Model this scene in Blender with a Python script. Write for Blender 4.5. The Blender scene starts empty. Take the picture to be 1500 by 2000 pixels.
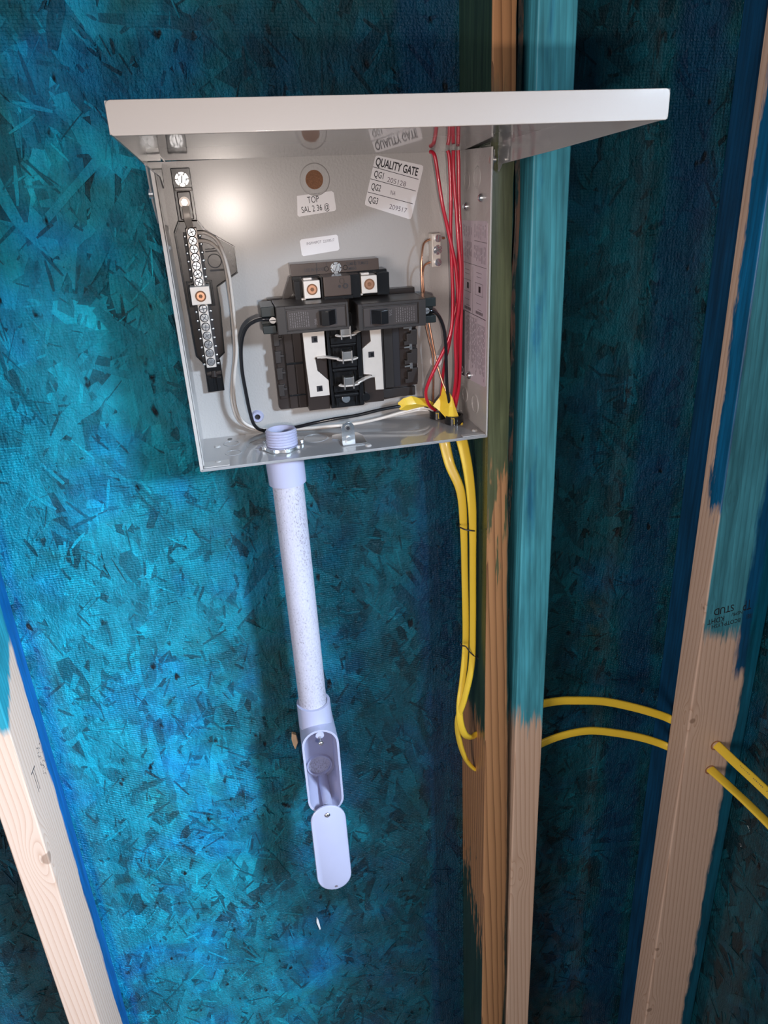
import bpy, bmesh, math, random
from mathutils import Matrix, Vector
random.seed(7)
C = bpy.context.scene.collection
S = bpy.context.scene
R = math.radians

# ------------------------------------------------------------------ camera
def cam_axes(yaw, pitch, roll):
    f = Vector((math.sin(yaw)*math.cos(pitch), math.cos(yaw)*math.cos(pitch), math.sin(pitch)))
    r = Vector((math.cos(yaw), -math.sin(yaw), 0)); u = r.cross(f)
    return r*math.cos(roll)+u*math.sin(roll), -r*math.sin(roll)+u*math.cos(roll), f
r_, u_, f_ = cam_axes(0.1808, -0.395, -0.0499)
cd = bpy.data.cameras.new('camera'); cam = bpy.data.objects.new('camera', cd); C.objects.link(cam)
cm = Matrix.Identity(4)
for i in range(3):
    cm[i][0] = r_[i]; cm[i][1] = u_[i]; cm[i][2] = -f_[i]
CAM = Vector((0.0556, -0.786, 0.2197))
cm.translation = CAM
cam.matrix_world = cm
cd.sensor_fit = 'VERTICAL'; cd.sensor_height = 24.0; cd.lens = 24.0*1388.6/2000.0
cd.clip_start = 0.01
S.camera = cam

# ------------------------------------------------------------------ world and lights
w = bpy.data.worlds.new('world'); S.world = w; w.use_nodes = True
w.node_tree.nodes['Background'].inputs[0].default_value = (0.55, 0.72, 0.95, 1)
w.node_tree.nodes['Background'].inputs[1].default_value = 0.16

def area(name, loc, target, sx, sy, power, col, spread=180):
    l = bpy.data.lights.new(name, 'AREA'); l.shape = 'RECTANGLE'; l.size = sx; l.size_y = sy
    l.energy = power; l.color = col; l.spread = R(spread)
    o = bpy.data.objects.new(name, l); C.objects.link(o); o.location = loc
    o.rotation_euler = (Vector(target)-Vector(loc)).to_track_quat('-Z', 'Y').to_euler()
    return o
# the telephone's flash, beside its lens
fl = bpy.data.lights.new('flash_lamp', 'POINT'); fl.energy = 7.2; fl.color = (1.0, 0.88, 0.80); fl.shadow_soft_size = 0.006
fo = bpy.data.objects.new('flash_lamp', fl); C.objects.link(fo); fo.location = (0.092, -0.79, 0.165)
# daylight through an unseen opening in the right-hand wall, beside and behind the viewer
area('doorway_daylight', (1.12, -1.45, 0.60), (-0.1, 0.0, -0.25), 0.42, 0.26, 74, (0.62, 0.80, 1.0), 120)
# added fill lamp for weak light from the rest of the room behind
area('room_fill', (-2.2, -2.7, 0.25), (0.1, 0, -0.1), 1.3, 1.3, 25, (1.0, 0.90, 0.86), 120)
S.view_settings.view_transform = 'Standard'; S.view_settings.look = 'None'
S.view_settings.exposure = 0.0; S.view_settings.gamma = 1.0; S.view_settings.use_curve_mapping = False

# ------------------------------------------------------------------ material helpers
class NT:
    def __init__(s, name):
        s.m = bpy.data.materials.new(name); s.m.use_nodes = True; s.t = s.m.node_tree
        s.b = s.t.nodes['Principled BSDF']
    def n(s, typ, **kw):
        nd = s.t.nodes.new(typ)
        for k, v in kw.items():
            if k == 'inp':
                for a, b in v.items():
                    if hasattr(b, 'is_output'): s.t.links.new(b, nd.inputs[a])
                    else: nd.inputs[a].default_value = b
            else: setattr(nd, k, v)
        return nd
    def l(s, a, b): s.t.links.new(a, b)
    def math(s, op, a, b=0.0, c=0.0, clamp=False):
        nd = s.n('ShaderNodeMath', operation=op); nd.use_clamp = clamp
        for i, v in enumerate((a, b, c)):
            if hasattr(v, 'is_output'): s.l(v, nd.inputs[i])
            else: nd.inputs[i].default_value = v
        return nd.outputs[0]
    def mix(s, f, a, b, blend='MIX'):
        nd = s.n('ShaderNodeMix', data_type='RGBA', blend_type=blend)
        for i, v in ((0, f), (6, a), (7, b)):
            if hasattr(v, 'is_output'): s.l(v, nd.inputs[i])
            else: nd.inputs[i].default_value = v if i == 0 else (*v[:3], 1)
        return nd.outputs[2]
    def ramp(s, f, stops, interp='LINEAR'):
        nd = s.n('ShaderNodeValToRGB'); cr = nd.color_ramp; cr.interpolation = interp
        while len(cr.elements) < len(stops): cr.elements.new(0.5)
        for e, (p, c) in zip(cr.elements, stops):
            e.position = p; e.color = (*c, 1) if len(c) == 3 else c
        s.l(f, nd.inputs[0]); return nd.outputs[0]
    def noise(s, vec, scale, detail=2, rough=0.5):
        nd = s.n('ShaderNodeTexNoise'); s.l(vec, nd.inputs['Vector'])
        nd.inputs['Scale'].default_value = scale; nd.inputs['Detail'].default_value = detail
        nd.inputs['Roughness'].default_value = rough
        return nd.outputs['Fac']
    def mapping(s, vec, scale=(1, 1, 1), rot=(0, 0, 0), loc=(0, 0, 0)):
        nd = s.n('ShaderNodeMapping'); s.l(vec, nd.inputs[0])
        nd.inputs['Scale'].default_value = scale; nd.inputs['Rotation'].default_value = rot; nd.inputs['Location'].default_value = loc
        return nd.outputs[0]
    def bump(s, h, strength=0.3, dist=0.001, normal=None):
        nd = s.n('ShaderNodeBump'); s.l(h, nd.inputs['Height'])
        nd.inputs['Strength'].default_value = strength; nd.inputs['Distance'].default_value = dist
        if normal: s.l(normal, nd.inputs['Normal'])
        return nd.outputs[0]
    def set(s, **kw):
        for k, v in kw.items():
            i = s.b.inputs[k.replace('_', ' ')]
            if hasattr(v, 'is_output'): s.l(v, i)
            elif isinstance(v, tuple): i.default_value = (*v, 1) if len(v) == 3 else v
            else: i.default_value = v
        return s
def plain(name, col, rough=0.5, metal=0.0, coat=0.0, noise=0.06, scale=60, bump=0.0, bscale=400, spec=0.5, coat_rough=0.08):
    t = NT(name); g = t.n('ShaderNodeTexCoord').outputs['Object']
    n = t.noise(g, scale, 3)
    f = t.math('MULTIPLY_ADD', n, 2*noise, 1-noise)
    c = t.n('ShaderNodeVectorMath', operation='SCALE'); c.inputs[0].default_value = col; t.l(f, c.inputs['Scale'])
    t.l(c.outputs[0], t.b.inputs['Base Color'])
    t.set(Roughness=rough, Metallic=metal, Coat_Weight=coat, Coat_Roughness=coat_rough, Specular_IOR_Level=spec)
    if bump:
        t.l(t.bump(t.noise(g, bscale, 2), bump, 0.0006), t.b.inputs['Normal'])
    return t.m

M = {}
# box paint: light grey enamel with orange peel
M['enamel'] = plain('grey_enamel', (0.42, 0.395, 0.38), 0.45, 0.0, 0.8, 0.03, 20, 0.6, 420, 0.4, 0.22)
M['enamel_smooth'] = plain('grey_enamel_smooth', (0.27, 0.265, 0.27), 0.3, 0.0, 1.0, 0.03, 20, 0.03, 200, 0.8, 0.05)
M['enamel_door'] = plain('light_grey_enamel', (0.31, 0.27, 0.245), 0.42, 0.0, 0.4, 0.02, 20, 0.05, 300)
M['zinc'] = plain('zinc', (0.80, 0.82, 0.84), 0.24, 1.0, 0, 0.10, 300)
M['tin'] = plain('tinned_metal', (0.66, 0.60, 0.55), 0.42, 0.35, 0, 0.05, 200)
M['steel'] = plain('steel', (0.62, 0.60, 0.58), 0.28, 1.0, 0, 0.12, 200)
M['copper'] = plain('copper', (0.62, 0.33, 0.21), 0.3, 1.0, 0, 0.15, 200)
M['rust'] = plain('rust', (0.22, 0.10, 0.05), 0.8, 0.0, 0, 0.5, 900, 0.8, 900)
M['black_plastic'] = plain('black_plastic', (0.008, 0.008, 0.009), 0.22, 0, 0.0, 0.2, 60, 0.05, 300)
M['brown_plastic'] = plain('brown_black_plastic', (0.030, 0.021, 0.018), 0.28, 0, 0.12, 0.25, 30, 0.08, 200)
M['tan_plastic'] = plain('glossy_brown_plastic', (0.085, 0.060, 0.050), 0.25, 0, 0.2, 0.2, 40)
M['breaker'] = plain('breaker_case', (0.026, 0.021, 0.020), 0.40, 0, 0.1, 0.12, 60, 0.08, 500)
M['breaker_inset'] = plain('breaker_inset', (0.046, 0.036, 0.034), 0.38, 0, 0.1, 0.15, 60, 0.05, 500)
M['breaker_end'] = plain('breaker_end', (0.010, 0.016, 0.017), 0.35, 0, 0.1, 0.1)
M['engrave'] = plain('engraved_letter', (0.17, 0.15, 0.15), 0.6)
M['ink'] = plain('black_ink', (0.012, 0.010, 0.014), 0.5)
M['paper'] = plain('white_sticker', (0.80, 0.77, 0.78), 0.35, 0, 0.2, 0.02)
M['pinkpaper'] = plain('lilac_sticker', (0.50, 0.43, 0.48), 0.4, 0, 0.3, 0.05, 80)
M['slot'] = plain('screw_slot_grey', (0.16, 0.16, 0.17), 0.4)
M['greyink'] = plain('grey_ink', (0.16, 0.13, 0.15), 0.5)
M['red'] = plain('red_insulation', (0.50, 0.012, 0.035), 0.28, 0, 0.3, 0.08)
M['black_wire'] = plain('black_insulation', (0.010, 0.010, 0.012), 0.22, 0, 0.3, 0.1)
M['white_wire'] = plain('white_insulation', (0.66, 0.58, 0.52), 0.35, 0, 0.2, 0.05)
M['yellow'] = plain('yellow_sheath', (0.80, 0.54, 0.04), 0.38, 0, 0.1, 0.06, 30, 0.05, 200)
M['tie'] = plain('dark_tie', (0.03, 0.025, 0.03), 0.4)
M['pvc'] = plain('grey_pvc', (0.40, 0.40, 0.54), 0.36, 0, 0.15, 0.03, 60)
M['thread'] = M['pvc']
# pipe: dusty speckles
t = NT('dusty_pvc'); g = t.n('ShaderNodeTexCoord').outputs['Object']
n1 = t.noise(t.mapping(g, (1, 1, 0.6)), 620, 3, 0.7); n2 = t.noise(t.mapping(g, (1, 1, 0.2)), 45, 3)
f = t.ramp(t.math('MULTIPLY_ADD', n1, 0.8, t.math('MULTIPLY', n2, 0.30)), [(0.42, (0.25, 0.22, 0.25)), (0.50, (0.42, 0.40, 0.48)), (0.70, (0.50, 0.48, 0.56))])
t.l(f, t.b.inputs['Base Color']); t.set(Roughness=0.55, Coat_Weight=0.1); M['pipe'] = t.m

# oriented strand board with glossy blue paint -------------------------------------------
def osb(name, dark_side):
    t = NT(name)
    P = t.n('ShaderNodeNewGeometry').outputs['Position']
    at = t.n('ShaderNodeAttribute', attribute_name='tone').outputs['Fac']
    big = t.noise(P, 4.5, 3, 0.55)
    mid = t.noise(t.mapping(P, (1, 1, 0.6)), 40, 4, 0.6)
    fib = t.noise(t.mapping(P, (1, 1, 0.12), (0, 0.25, 0)), 420, 3, 0.6)
    v = t.math('ADD', t.math('MULTIPLY', at, 0.46), t.math('MULTIPLY', mid, 0.54))
    v = t.math('ADD', v, t.math('MULTIPLY_ADD', fib, 0.22, -0.11))
    teal = t.ramp(v, [(0.14, (0.002, 0.010, 0.013)), (0.36, (0.001, 0.040, 0.058)), (0.52, (0.002, 0.075, 0.105)), (0.68, (0.002, 0.115, 0.160)), (0.9, (0.005, 0.20, 0.26))])
    blue = t.ramp(v, [(0.14, (0.002, 0.010, 0.020)), (0.36, (0.001, 0.035, 0.085)), (0.52, (0.001, 0.070, 0.155)), (0.68, (0.002, 0.11, 0.22)), (0.9, (0.005, 0.19, 0.33))])
    green = t.ramp(v, [(0.14, (0.003, 0.008, 0.007)), (0.36, (0.003, 0.026, 0.028)), (0.6, (0.004, 0.055, 0.058)), (0.9, (0.010, 0.12, 0.12))])
    hue = t.math('MULTIPLY_ADD', t.noise(t.mapping(P, loc=(3, 1, 2)), 7, 3, 0.6), 4.5, -2.2, clamp=True)
    col = t.mix(hue, teal, blue)
    gm = t.math('MULTIPLY_ADD', t.noise(t.mapping(P, loc=(7, 2, 5)), 9, 4, 0.65), 6.0, -3.2, clamp=True)
    col = t.mix(t.math('MULTIPLY', gm, 0.75), col, green)
    # strokes of thick dark blue paint cut in beside the studs
    sep = t.n('ShaderNodeSeparateXYZ'); t.l(P, sep.inputs[0]); X = sep.outputs[0]
    wob = t.math('MULTIPLY_ADD', t.noise(t.mapping(P, (1, 1, 0.3)), 18, 3, 0.6), 0.05, -0.025)
    def band(c, hw, sharp=70):
        d = t.math('ABSOLUTE', t.math('SUBTRACT', t.math('ADD', X, wob), c))
        return t.math('MULTIPLY', t.math('SUBTRACT', hw, d), sharp, clamp=True)
    if not dark_side:
        m = t.math('MAXIMUM', band(-0.238, 0.012), band(0.270, 0.035))
        m = t.math('MAXIMUM', m, band(0.39, 0.015)); m = t.math('MAXIMUM', m, band(0.565, 0.035))
        col = t.mix(t.math('MULTIPLY', m, 0.55), col, (0.001, 0.035, 0.11))
    # bay tone: daylight brightness painted into the left bay, darker towards post and corner
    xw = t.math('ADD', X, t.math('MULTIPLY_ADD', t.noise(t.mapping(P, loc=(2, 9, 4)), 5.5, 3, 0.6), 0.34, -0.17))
    bay_light = t.math('MULTIPLY', t.math('SUBTRACT', 0.12, xw), 5.5, clamp=True) if not dark_side else t.math('ADD', 0.0, 0.0)
    bay_light = t.math('MULTIPLY', bay_light, t.math('MULTIPLY', t.math('ADD', X, 0.262), 200, clamp=True)) if not dark_side else bay_light
    gain = t.math('MULTIPLY_ADD', bay_light, 2.1, 0.80)
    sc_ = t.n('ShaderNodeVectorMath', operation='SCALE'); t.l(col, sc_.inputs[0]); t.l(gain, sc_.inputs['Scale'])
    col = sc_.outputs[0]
    # dark pits
    pit = t.noise(t.mapping(P, (1, 1, 0.55), (0, 0.5, 0)), 75, 2, 0.5)
    pm = t.math('MULTIPLY', t.math('SUBTRACT', 0.315, pit), 14, clamp=True)
    col = t.mix(pm, col, (0.003, 0.006, 0.010))
    t.l(col, t.b.inputs['Base Color'])
    # relief: paint screen texture, fibres, pits
    scr = t.n('ShaderNodeTexWave', wave_type='BANDS', bands_direction='Z'); t.l(P, scr.inputs['Vector'])
    scr.inputs['Scale'].default_value = 105; scr.inputs['Distortion'].default_value = 1.6; scr.inputs['Detail'].default_value = 1; scr.inputs['Detail Scale'].default_value = 3
    scx = t.n('ShaderNodeTexWave', wave_type='BANDS', bands_direction='X' if not dark_side else 'Y'); t.l(P, scx.inputs['Vector'])
    scx.inputs['Scale'].default_value = 75; scx.inputs['Distortion'].default_value = 3; scx.inputs['Detail'].default_value = 1
    amp = t.math('MULTIPLY_ADD', t.noise(P, 11, 2), 3.0, -1.0, clamp=True)
    h = t.math('MULTIPLY', t.math('ADD', scr.outputs['Fac'], t.math('MULTIPLY', scx.outputs['Fac'], 0.5)), t.math('MULTIPLY', amp, 0.5))
    h = t.math('ADD', h, t.math('MULTIPLY', t.noise(P, 420, 3, 0.65), 1.7))
    h = t.math('ADD', h, t.math('MULTIPLY', t.noise(t.mapping(P, (1, 1, 0.35), (0, 0.5, 0)), 110, 3, 0.65), 2.2))
    h = t.math('SUBTRACT', h, t.math('MULTIPLY', pm, 0.8))
    t.l(t.bump(h, 1.0, 0.0015), t.b.inputs['Normal'])
    t.set(Roughness=0.28, Coat_Weight=0.32, Coat_Roughness=0.06, Specular_IOR_Level=0.25)
    return t.m
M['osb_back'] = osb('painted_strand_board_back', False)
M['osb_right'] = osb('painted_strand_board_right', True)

# lumber ---------------------------------------------------------------------------------
def lumber(name, raw, ring, across, paints=(), knots=(), ringscale=95, rough=0.6):
    """across: 'X' or 'Y' axis of the visible growth lines. paints: list of (colour, fn(t, X, Y, Z, n1, n2) -> mask)"""
    t = NT(name)
    P = t.n('ShaderNodeNewGeometry').outputs['Position']
    sep = t.n('ShaderNodeSeparateXYZ'); t.l(P, sep.inputs[0]); X, Y, Z = sep.outputs
    # growth lines swerve round the knots
    off = 0.0; km = None
    for (kx, ky, kz, s) in knots:
        dx = t.math('SUBTRACT', X, kx); dy = t.math('SUBTRACT', Y, ky)
        dxy = t.math('ADD', dx, dy)
        dz = t.math('MULTIPLY', t.math('SUBTRACT', Z, kz), 0.42)
        d2 = t.math('ADD', t.math('MULTIPLY', dxy, dxy), t.math('MULTIPLY', dz, dz))
        g = t.math('POWER', 2.718, t.math('MULTIPLY', d2, -1.0/(s*s)))
        off = t.math('ADD', off, t.math('MULTIPLY', g, t.math('MULTIPLY', dxy, -1.5)))
        d = t.math('SQRT', t.math('ADD', t.math('ADD', t.math('MULTIPLY', dx, dx), t.math('MULTIPLY', dy, dy)), t.math('MULTIPLY', t.math('SUBTRACT', Z, kz), t.math('SUBTRACT', Z, kz))))
        k = t.math('MULTIPLY', t.math('SUBTRACT', s*0.55, d), 500, clamp=True)
        km = k if km is None else t.math('MAXIMUM', km, k)
    cmb = t.n('ShaderNodeCombineXYZ')
    t.l(t.math('ADD', X, off), cmb.inputs[0]); t.l(t.math('ADD', Y, off), cmb.inputs[1]); t.l(t.math('MULTIPLY', Z, 0.035), cmb.inputs[2])
    wv = t.n('ShaderNodeTexWave', wave_type='BANDS', bands_direction='DIAGONAL', wave_profile='SAW'); t.l(cmb.outputs[0], wv.inputs['Vector'])
    wv.inputs['Scale'].default_value = ringscale; wv.inputs['Distortion'].default_value = 3.2; wv.inputs['Detail'].default_value = 2; wv.inputs['Detail Scale'].default_value = 0.6
    fine = t.noise(t.mapping(P, (1, 1, 0.03)), 900, 2)
    blot = t.noise(t.mapping(P, (1, 1, 0.15)), 20, 3)
    rv = t.math('POWER', wv.outputs['Fac'], 3.5)
    col = t.mix(t.math('MULTIPLY', rv, 0.95), raw, ring)
    col = t.mix(t.math('MULTIPLY', fine, 0.25), col, tuple(c*0.7 for c in raw))
    col = t.mix(t.math('MULTIPLY_ADD', blot, 0.8, -0.25, clamp=True), col, tuple(c*0.86 for c in raw))
    if km is not None: col = t.mix(t.math('MULTIPLY', km, 0.7), col, tuple(c*0.5 for c in ring))
    n1 = t.noise(t.mapping(P, (1, 1, 0.22)), 60, 4, 0.7); n2 = t.noise(t.mapping(P, (1, 1, 0.06)), 160, 3, 0.7)
    rg = t.math('ADD', 0, rough)
    for pc, fn in paints:
        m = fn(t, X, Y, Z, t.math('SUBTRACT', n1, 0.5), t.math('SUBTRACT', n2, 0.5))
        pv = t.noise(t.mapping(P, (1, 1, 0.1)), 90, 3, 0.6)
        pc2 = t.mix(t.math('MULTIPLY_ADD', pv, 2.2, -0.7, clamp=True), tuple(c*0.55 for c in pc), tuple(min(1, c*1.35) for c in pc))
        pc2 = t.mix(t.math('MULTIPLY', rv, 0.45), pc2, tuple(c*0.4 for c in pc))
        col = t.mix(m, col, pc2)
        rg = t.math('SUBTRACT', rg, t.math('MULTIPLY', m, 0.12))
    t.l(col, t.b.inputs['Base Color'])
    h = t.math('ADD', t.math('MULTIPLY', rv, -0.5), t.math('MULTIPLY', fine, 0.5))
    t.l(t.bump(h, 0.35, 0.0006), t.b.inputs['Normal'])
    t.l(rg, t.b.inputs['Roughness'])
    return t.m
def above(z0, nz=0.12, nf=0.10, sharp=60):
    return lambda t, X, Y, Z, a, b: t.math('MULTIPLY', t.math('ADD', t.math('SUBTRACT', Z, z0), t.math('ADD', t.math('MULTIPLY', a, nz), t.math('MULTIPLY', b, nf))), sharp, clamp=True)
def rng(axis, lo, hi, wob=0.01, sharp=400):
    def fn(t, X, Y, Z, a, b):
        v = t.math('ADD', (X, Y, Z)[axis], t.math('ADD', t.math('MULTIPLY', a, wob), t.math('MULTIPLY', b, wob*0.6)))
        return t.math('MULTIPLY', t.math('MULTIPLY', t.math('SUBTRACT', v, lo), sharp, clamp=True), t.math('MULTIPLY', t.math('SUBTRACT', hi, v), sharp, clamp=True))
    return fn
def both(*fs):
    def fn(t, *a):
        r = None
        for f in fs:
            m = f(t, *a); r = m if r is None else t.math('MULTIPLY', r, m)
        return r
    return fn
def lin(ax, ay, az, c, wob=0.02, wob2=0.012, sharp=250):
    def fn(t, X, Y, Z, a, b):
        v = t.math('ADD', t.math('ADD', t.math('MULTIPLY', X, ax), t.math('MULTIPLY', Y, ay)), t.math('MULTIPLY_ADD', Z, az, c))
        v = t.math('ADD', v, t.math('ADD', t.math('MULTIPLY', a, wob), t.math('MULTIPLY', b, wob2)))
        return t.math('MULTIPLY', v, sharp, clamp=True)
    return fn
PINE = (0.66, 0.46, 0.34); PRING = (0.46, 0.27, 0.17)
TEAL = (0.13, 0.40, 0.46); NAVY = (0.001, 0.035, 0.14); DTEAL = (0.004, 0.09, 0.15); GREEN = (0.030, 0.060, 0.032)
M['left_stud'] = lumber('pine_left', (0.62, 0.43, 0.33), (0.46, 0.26, 0.17), 'X',
    [((0.02, 0.25, 0.32), lin(0, -1.1, 1.0, 0.190, 0.03, 0.03, 90)), ((0.002, 0.10, 0.32), rng(1, -0.021, 0.03, 0.012, 300))],
    [(-0.2445, -0.0885, -0.470, 0.017)])
M['light_stud'] = lumber('pine_centre', PINE, PRING, 'X',
    [((0.075, 0.39, 0.50), above(-0.405, 0.02, 0.16, 40)), ((0.004, 0.16, 0.42), both(above(-0.2, 0.1, 0.1, 8), rng(0, 0.346, 0.362, 0.02, 90), lambda t, X, Y, Z, a, b: t.math('MULTIPLY_ADD', a, 5, 0.3, clamp=True)))], [(0.36, -0.1, -0.66, 0.012)])
M['treated_post'] = lumber('treated_post_wood', (0.44, 0.215, 0.095), (0.10, 0.038, 0.015), 'X',
    [((0.105, 0.115, 0.058), both(above(-0.10, 0.30, 0.55, 30), rng(2, -9, 0.325, 0.1, 30))),
     (GREEN, both(rng(1, -0.0875, 0.02, 0.004, 500), above(-0.41, 0.1, 0.08, 60))),
     ((0.022, 0.05, 0.035), both(rng(1, -0.0875, 0.02, 0.004, 500), lin(0, 0.9, -1, -0.70, 0.45, 0.35, 40))),
     ((0.008, 0.035, 0.03), rng(0, 0.3325, 0.36, 0.010, 300))], [], 70, 0.42)
M['dark_stud'] = lumber('shadowed_stud_wood', (0.16, 0.075, 0.045), (0.08, 0.035, 0.02), 'X',
    [((0.006, 0.035, 0.035), lambda t, X, Y, Z, a, b: t.math('MULTIPLY_ADD', a, 8, 0.75, clamp=True))], [], 60, 0.35)
M['corner_stud'] = lumber('pine_corner', (0.60, 0.42, 0.32), (0.42, 0.25, 0.165), 'X',
    [((0.055, 0.25, 0.32), both(rng(0, 0.5735, 0.70, 0.002, 600), rng(1, -0.2, -0.1135, 0, 900), above(-0.295, 0.05, 0.04, 60))),
     ((0.003, 0.07, 0.17), both(rng(0, 0.624, 0.70, 0.016, 200), above(-0.36, 0.05, 0.02, 60))),
     ((0.003, 0.09, 0.15), rng(0, 0.640, 0.70, 0.018, 200)),
     ((0.003, 0.13, 0.30), both(rng(1, -0.18, -0.090, 0.022, 300), above(-0.12, 0.12, 0.06, 50), rng(0, 0.5, 0.5755, 0, 900))),
     ],
    [(0.578, -0.1161, -0.415, 0.009), (0.576, -0.1161, -0.855, 0.008), (0.578, -0.1161, -1.00, 0.010), (0.574, -0.112, -0.245, 0.006), (0.575, -0.105, -0.10, 0.006)])
M['rear_stud'] = lumber('painted_rear_stud', (0.3, 0.2, 0.15), (0.2, 0.12, 0.08), 'Y', [((0.002, 0.055, 0.14), lambda t, X, Y, Z, a, b: t.math('ADD', 1.0, 0.0, clamp=True))])
M['plate'] = lumber('bottom_plate_wood', PINE, PRING, 'X', [(DTEAL, lambda t, X, Y, Z, a, b: t.math('MULTIPLY_ADD', a, 12, 0.8, clamp=True))])
M['floor'] = plain('floor_board', (0.10, 0.085, 0.07), 0.8, 0, 0, 0.3, 8, 0.3, 60)
M['splinter'] = plain('raw_splinter', (0.55, 0.38, 0.24), 0.7, 0, 0, 0.2, 100)
M['knotwood'] = plain('drilled_wood', (0.30, 0.13, 0.06), 0.8, 0, 0, 0.4, 500, 0.5, 700)

# ------------------------------------------------------------------ box frame of reference (box is mounted a little out of true)
BOX = Matrix(((0.9996997, -0.0232411, -0.0077686, 0), (0.0228171, 0.9984475, -0.0508134, 0), (0.0089375, 0.0506209, 0.9986779, 0), (0, 0, 0, 1)))
BOXI = BOX.inverted()
mm = 0.001

class MB:
    def __init__(s): s.v = []; s.f = []; s.sm = []
    def add(s, vs, fs, smooth=False):
        o = len(s.v); s.v += [tuple(v) for v in vs]; s.f += [tuple(i+o for i in f) for f in fs]; s.sm += [smooth]*len(fs); return s
    def box(s, x0, x1, y0, y1, z0, z1):
        return s.prism([(x0, y0), (x1, y0), (x1, y1), (x0, y1)], 'z', z0, z1)
    def prism(s, pts, axis, a0, a1):
        """pts in the plane normal to axis: 'y' -> (x, z), 'z' -> (x, y), 'x' -> (y, z)"""
        def P(p, a): return {'y': (p[0], a, p[1]), 'z': (p[0], p[1], a), 'x': (a, p[0], p[1])}[axis]
        n = len(pts)
        vs = [P(p, a0) for p in pts]+[P(p, a1) for p in pts]
        fs = [tuple(range(n))[::-1], tuple(range(n, 2*n))]+[(i, (i+1) % n, n+(i+1) % n, n+i) for i in range(n)]
        return s.add(vs, fs)
    def cyl(s, p0, p1, r, n=20, r2=None, caps=True, inner=0):
        p0 = Vector(p0); p1 = Vector(p1); r2 = r if r2 is None else r2
        d = (p1-p0).normalized(); a = d.orthogonal().normalized(); b = d.cross(a)
        ring = lambda c, q: [c+a*math.cos(2*math.pi*i/n)*q+b*math.sin(2*math.pi*i/n)*q for i in range(n)]
        if inner:
            vs = ring(p0, r)+ring(p1, r2)+ring(p1, inner)+ring(p0, inner)
            fs = [(k*n+i, k*n+(i+1) % n, ((k+1) % 4)*n+(i+1) % n, ((k+1) % 4)*n+i) for k in range(4) for i in range(n)]
            return s.add(vs, fs, True)
        s.add(ring(p0, r)+ring(p1, r2), [(i, (i+1) % n, n+(i+1) % n, n+i) for i in range(n)], True)
        if caps: s.add(ring(p0, r), [tuple(range(n))[::-1]]); s.add(ring(p1, r2), [tuple(range(n))])
        return s
    def ball(s, c, r, sy=1.0, n=12):
        c = Vector(c); vs = []; m = n//2
        for j in range(m+1):
            th = math.pi*j/m
            for i in range(n):
                ph = 2*math.pi*i/n
                vs.append(c+Vector((r*math.sin(th)*math.cos(ph), r*sy*math.cos(th), r*math.sin(th)*math.sin(ph))))
        return s.add(vs, [(j*n+i, j*n+(i+1) % n, (j+1)*n+(i+1) % n, (j+1)*n+i) for j in range(m) for i in range(n)], True)
    def tube(s, pts, r, sec=10, wide=None, up=None, sub=8, closed=False):
        """swept along a Catmull-Rom curve; wide = half-width of a flat cable, r = half-thickness"""
        P = [Vector(p) for p in pts]; path = []
        n = len(P)
        for i in range(n-1):
            a, b, c, d = P[max(i-1, 0)], P[i], P[i+1], P[min(i+2, n-1)]
            for k in range(sub):
                u = k/sub
                path.append(0.5*((2*b)+(c-a)*u+(2*a-5*b+4*c-d)*u*u+(3*b-a-3*c+d)*u**3))
        path.append(P[-1])
        vs = []; prev = None
        for i, p in enumerate(path):
            d = (path[min(i+1, len(path)-1)]-path[max(i-1, 0)]).normalized()
            if wide is not None:
                upv = up(i/(len(path)-1)) if callable(up) else Vector(up)
                a = (upv-d*upv.dot(d)).normalized()       # thin direction
            else:
                a = d.orthogonal().normalized() if prev is None else (prev-d*prev.dot(d)).normalized()
            prev = a; b = d.cross(a)
            for k in range(sec):
                th = 2*math.pi*k/sec
                ca, sa = math.cos(th), math.sin(th)
                if wide is not None:
                    e = 0.45
                    ca = math.copysign(abs(ca)**0.8, ca); sa = math.copysign(abs(sa)**e, sa)
                    vs.append(p+a*ca*r+b*sa*(wide(i/(len(path)-1)) if callable(wide) else wide))
                else: vs.append(p+a*ca*r+b*sa*r)
        m = len(path)
        s.add(vs, [(j*sec+k, j*sec+(k+1) % sec, (j+1)*sec+(k+1) % sec, (j+1)*sec+k) for j in range(m-1) for k in range(sec)], True)
        s.add(vs[:sec], [tuple(range(sec))[::-1]]); s.add(vs[-sec:], [tuple(range(sec))])
        return s
    def xf(s, mat): s.v = [tuple(mat @ Vector(v)) for v in s.v]; return s
    def build(s, name, mat, parent=None, bevel=0, seg=2, unit=mm, kind=None, label=None):
        me = bpy.data.meshes.new(name); me.from_pydata([(a*unit, b*unit, c*unit) for a, b, c in s.v], [], s.f)
        bm = bmesh.new(); bm.from_mesh(me); bmesh.ops.remove_doubles(bm, verts=bm.verts, dist=1e-7)
        bmesh.ops.recalc_face_normals(bm, faces=bm.faces)
        for f in bm.faces: f.smooth = True
        bm.to_mesh(me); bm.free()
        me.materials.append(mat)
        me.set_sharp_from_angle(angle=R(38))
        o = bpy.data.objects.new(name, me); C.objects.link(o); o.parent = parent
        if bevel:
            md = o.modifiers.new('bevel', 'BEVEL'); md.width = bevel*mm; md.segments = seg; md.limit_method = 'ANGLE'; md.angle_limit = R(40); md.harden_normals = True
        if kind: o['kind'] = kind
        if label: o['label'] = label
        return o
def thing(name, label, cat, group=None, mat=BOX):
    o = bpy.data.objects.new(name, None); C.objects.link(o); o.matrix_world = mat.copy(); o.empty_display_size = 0.02
    o['label'] = label; o['category'] = cat
    if group: o['group'] = group
    return o
def tag(o, label, cat, group=None, mat=None):
    o['label'] = label; o['category'] = cat
    if group: o['group'] = group
    if mat is not None: o.matrix_world = mat.copy()
    return o
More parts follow.
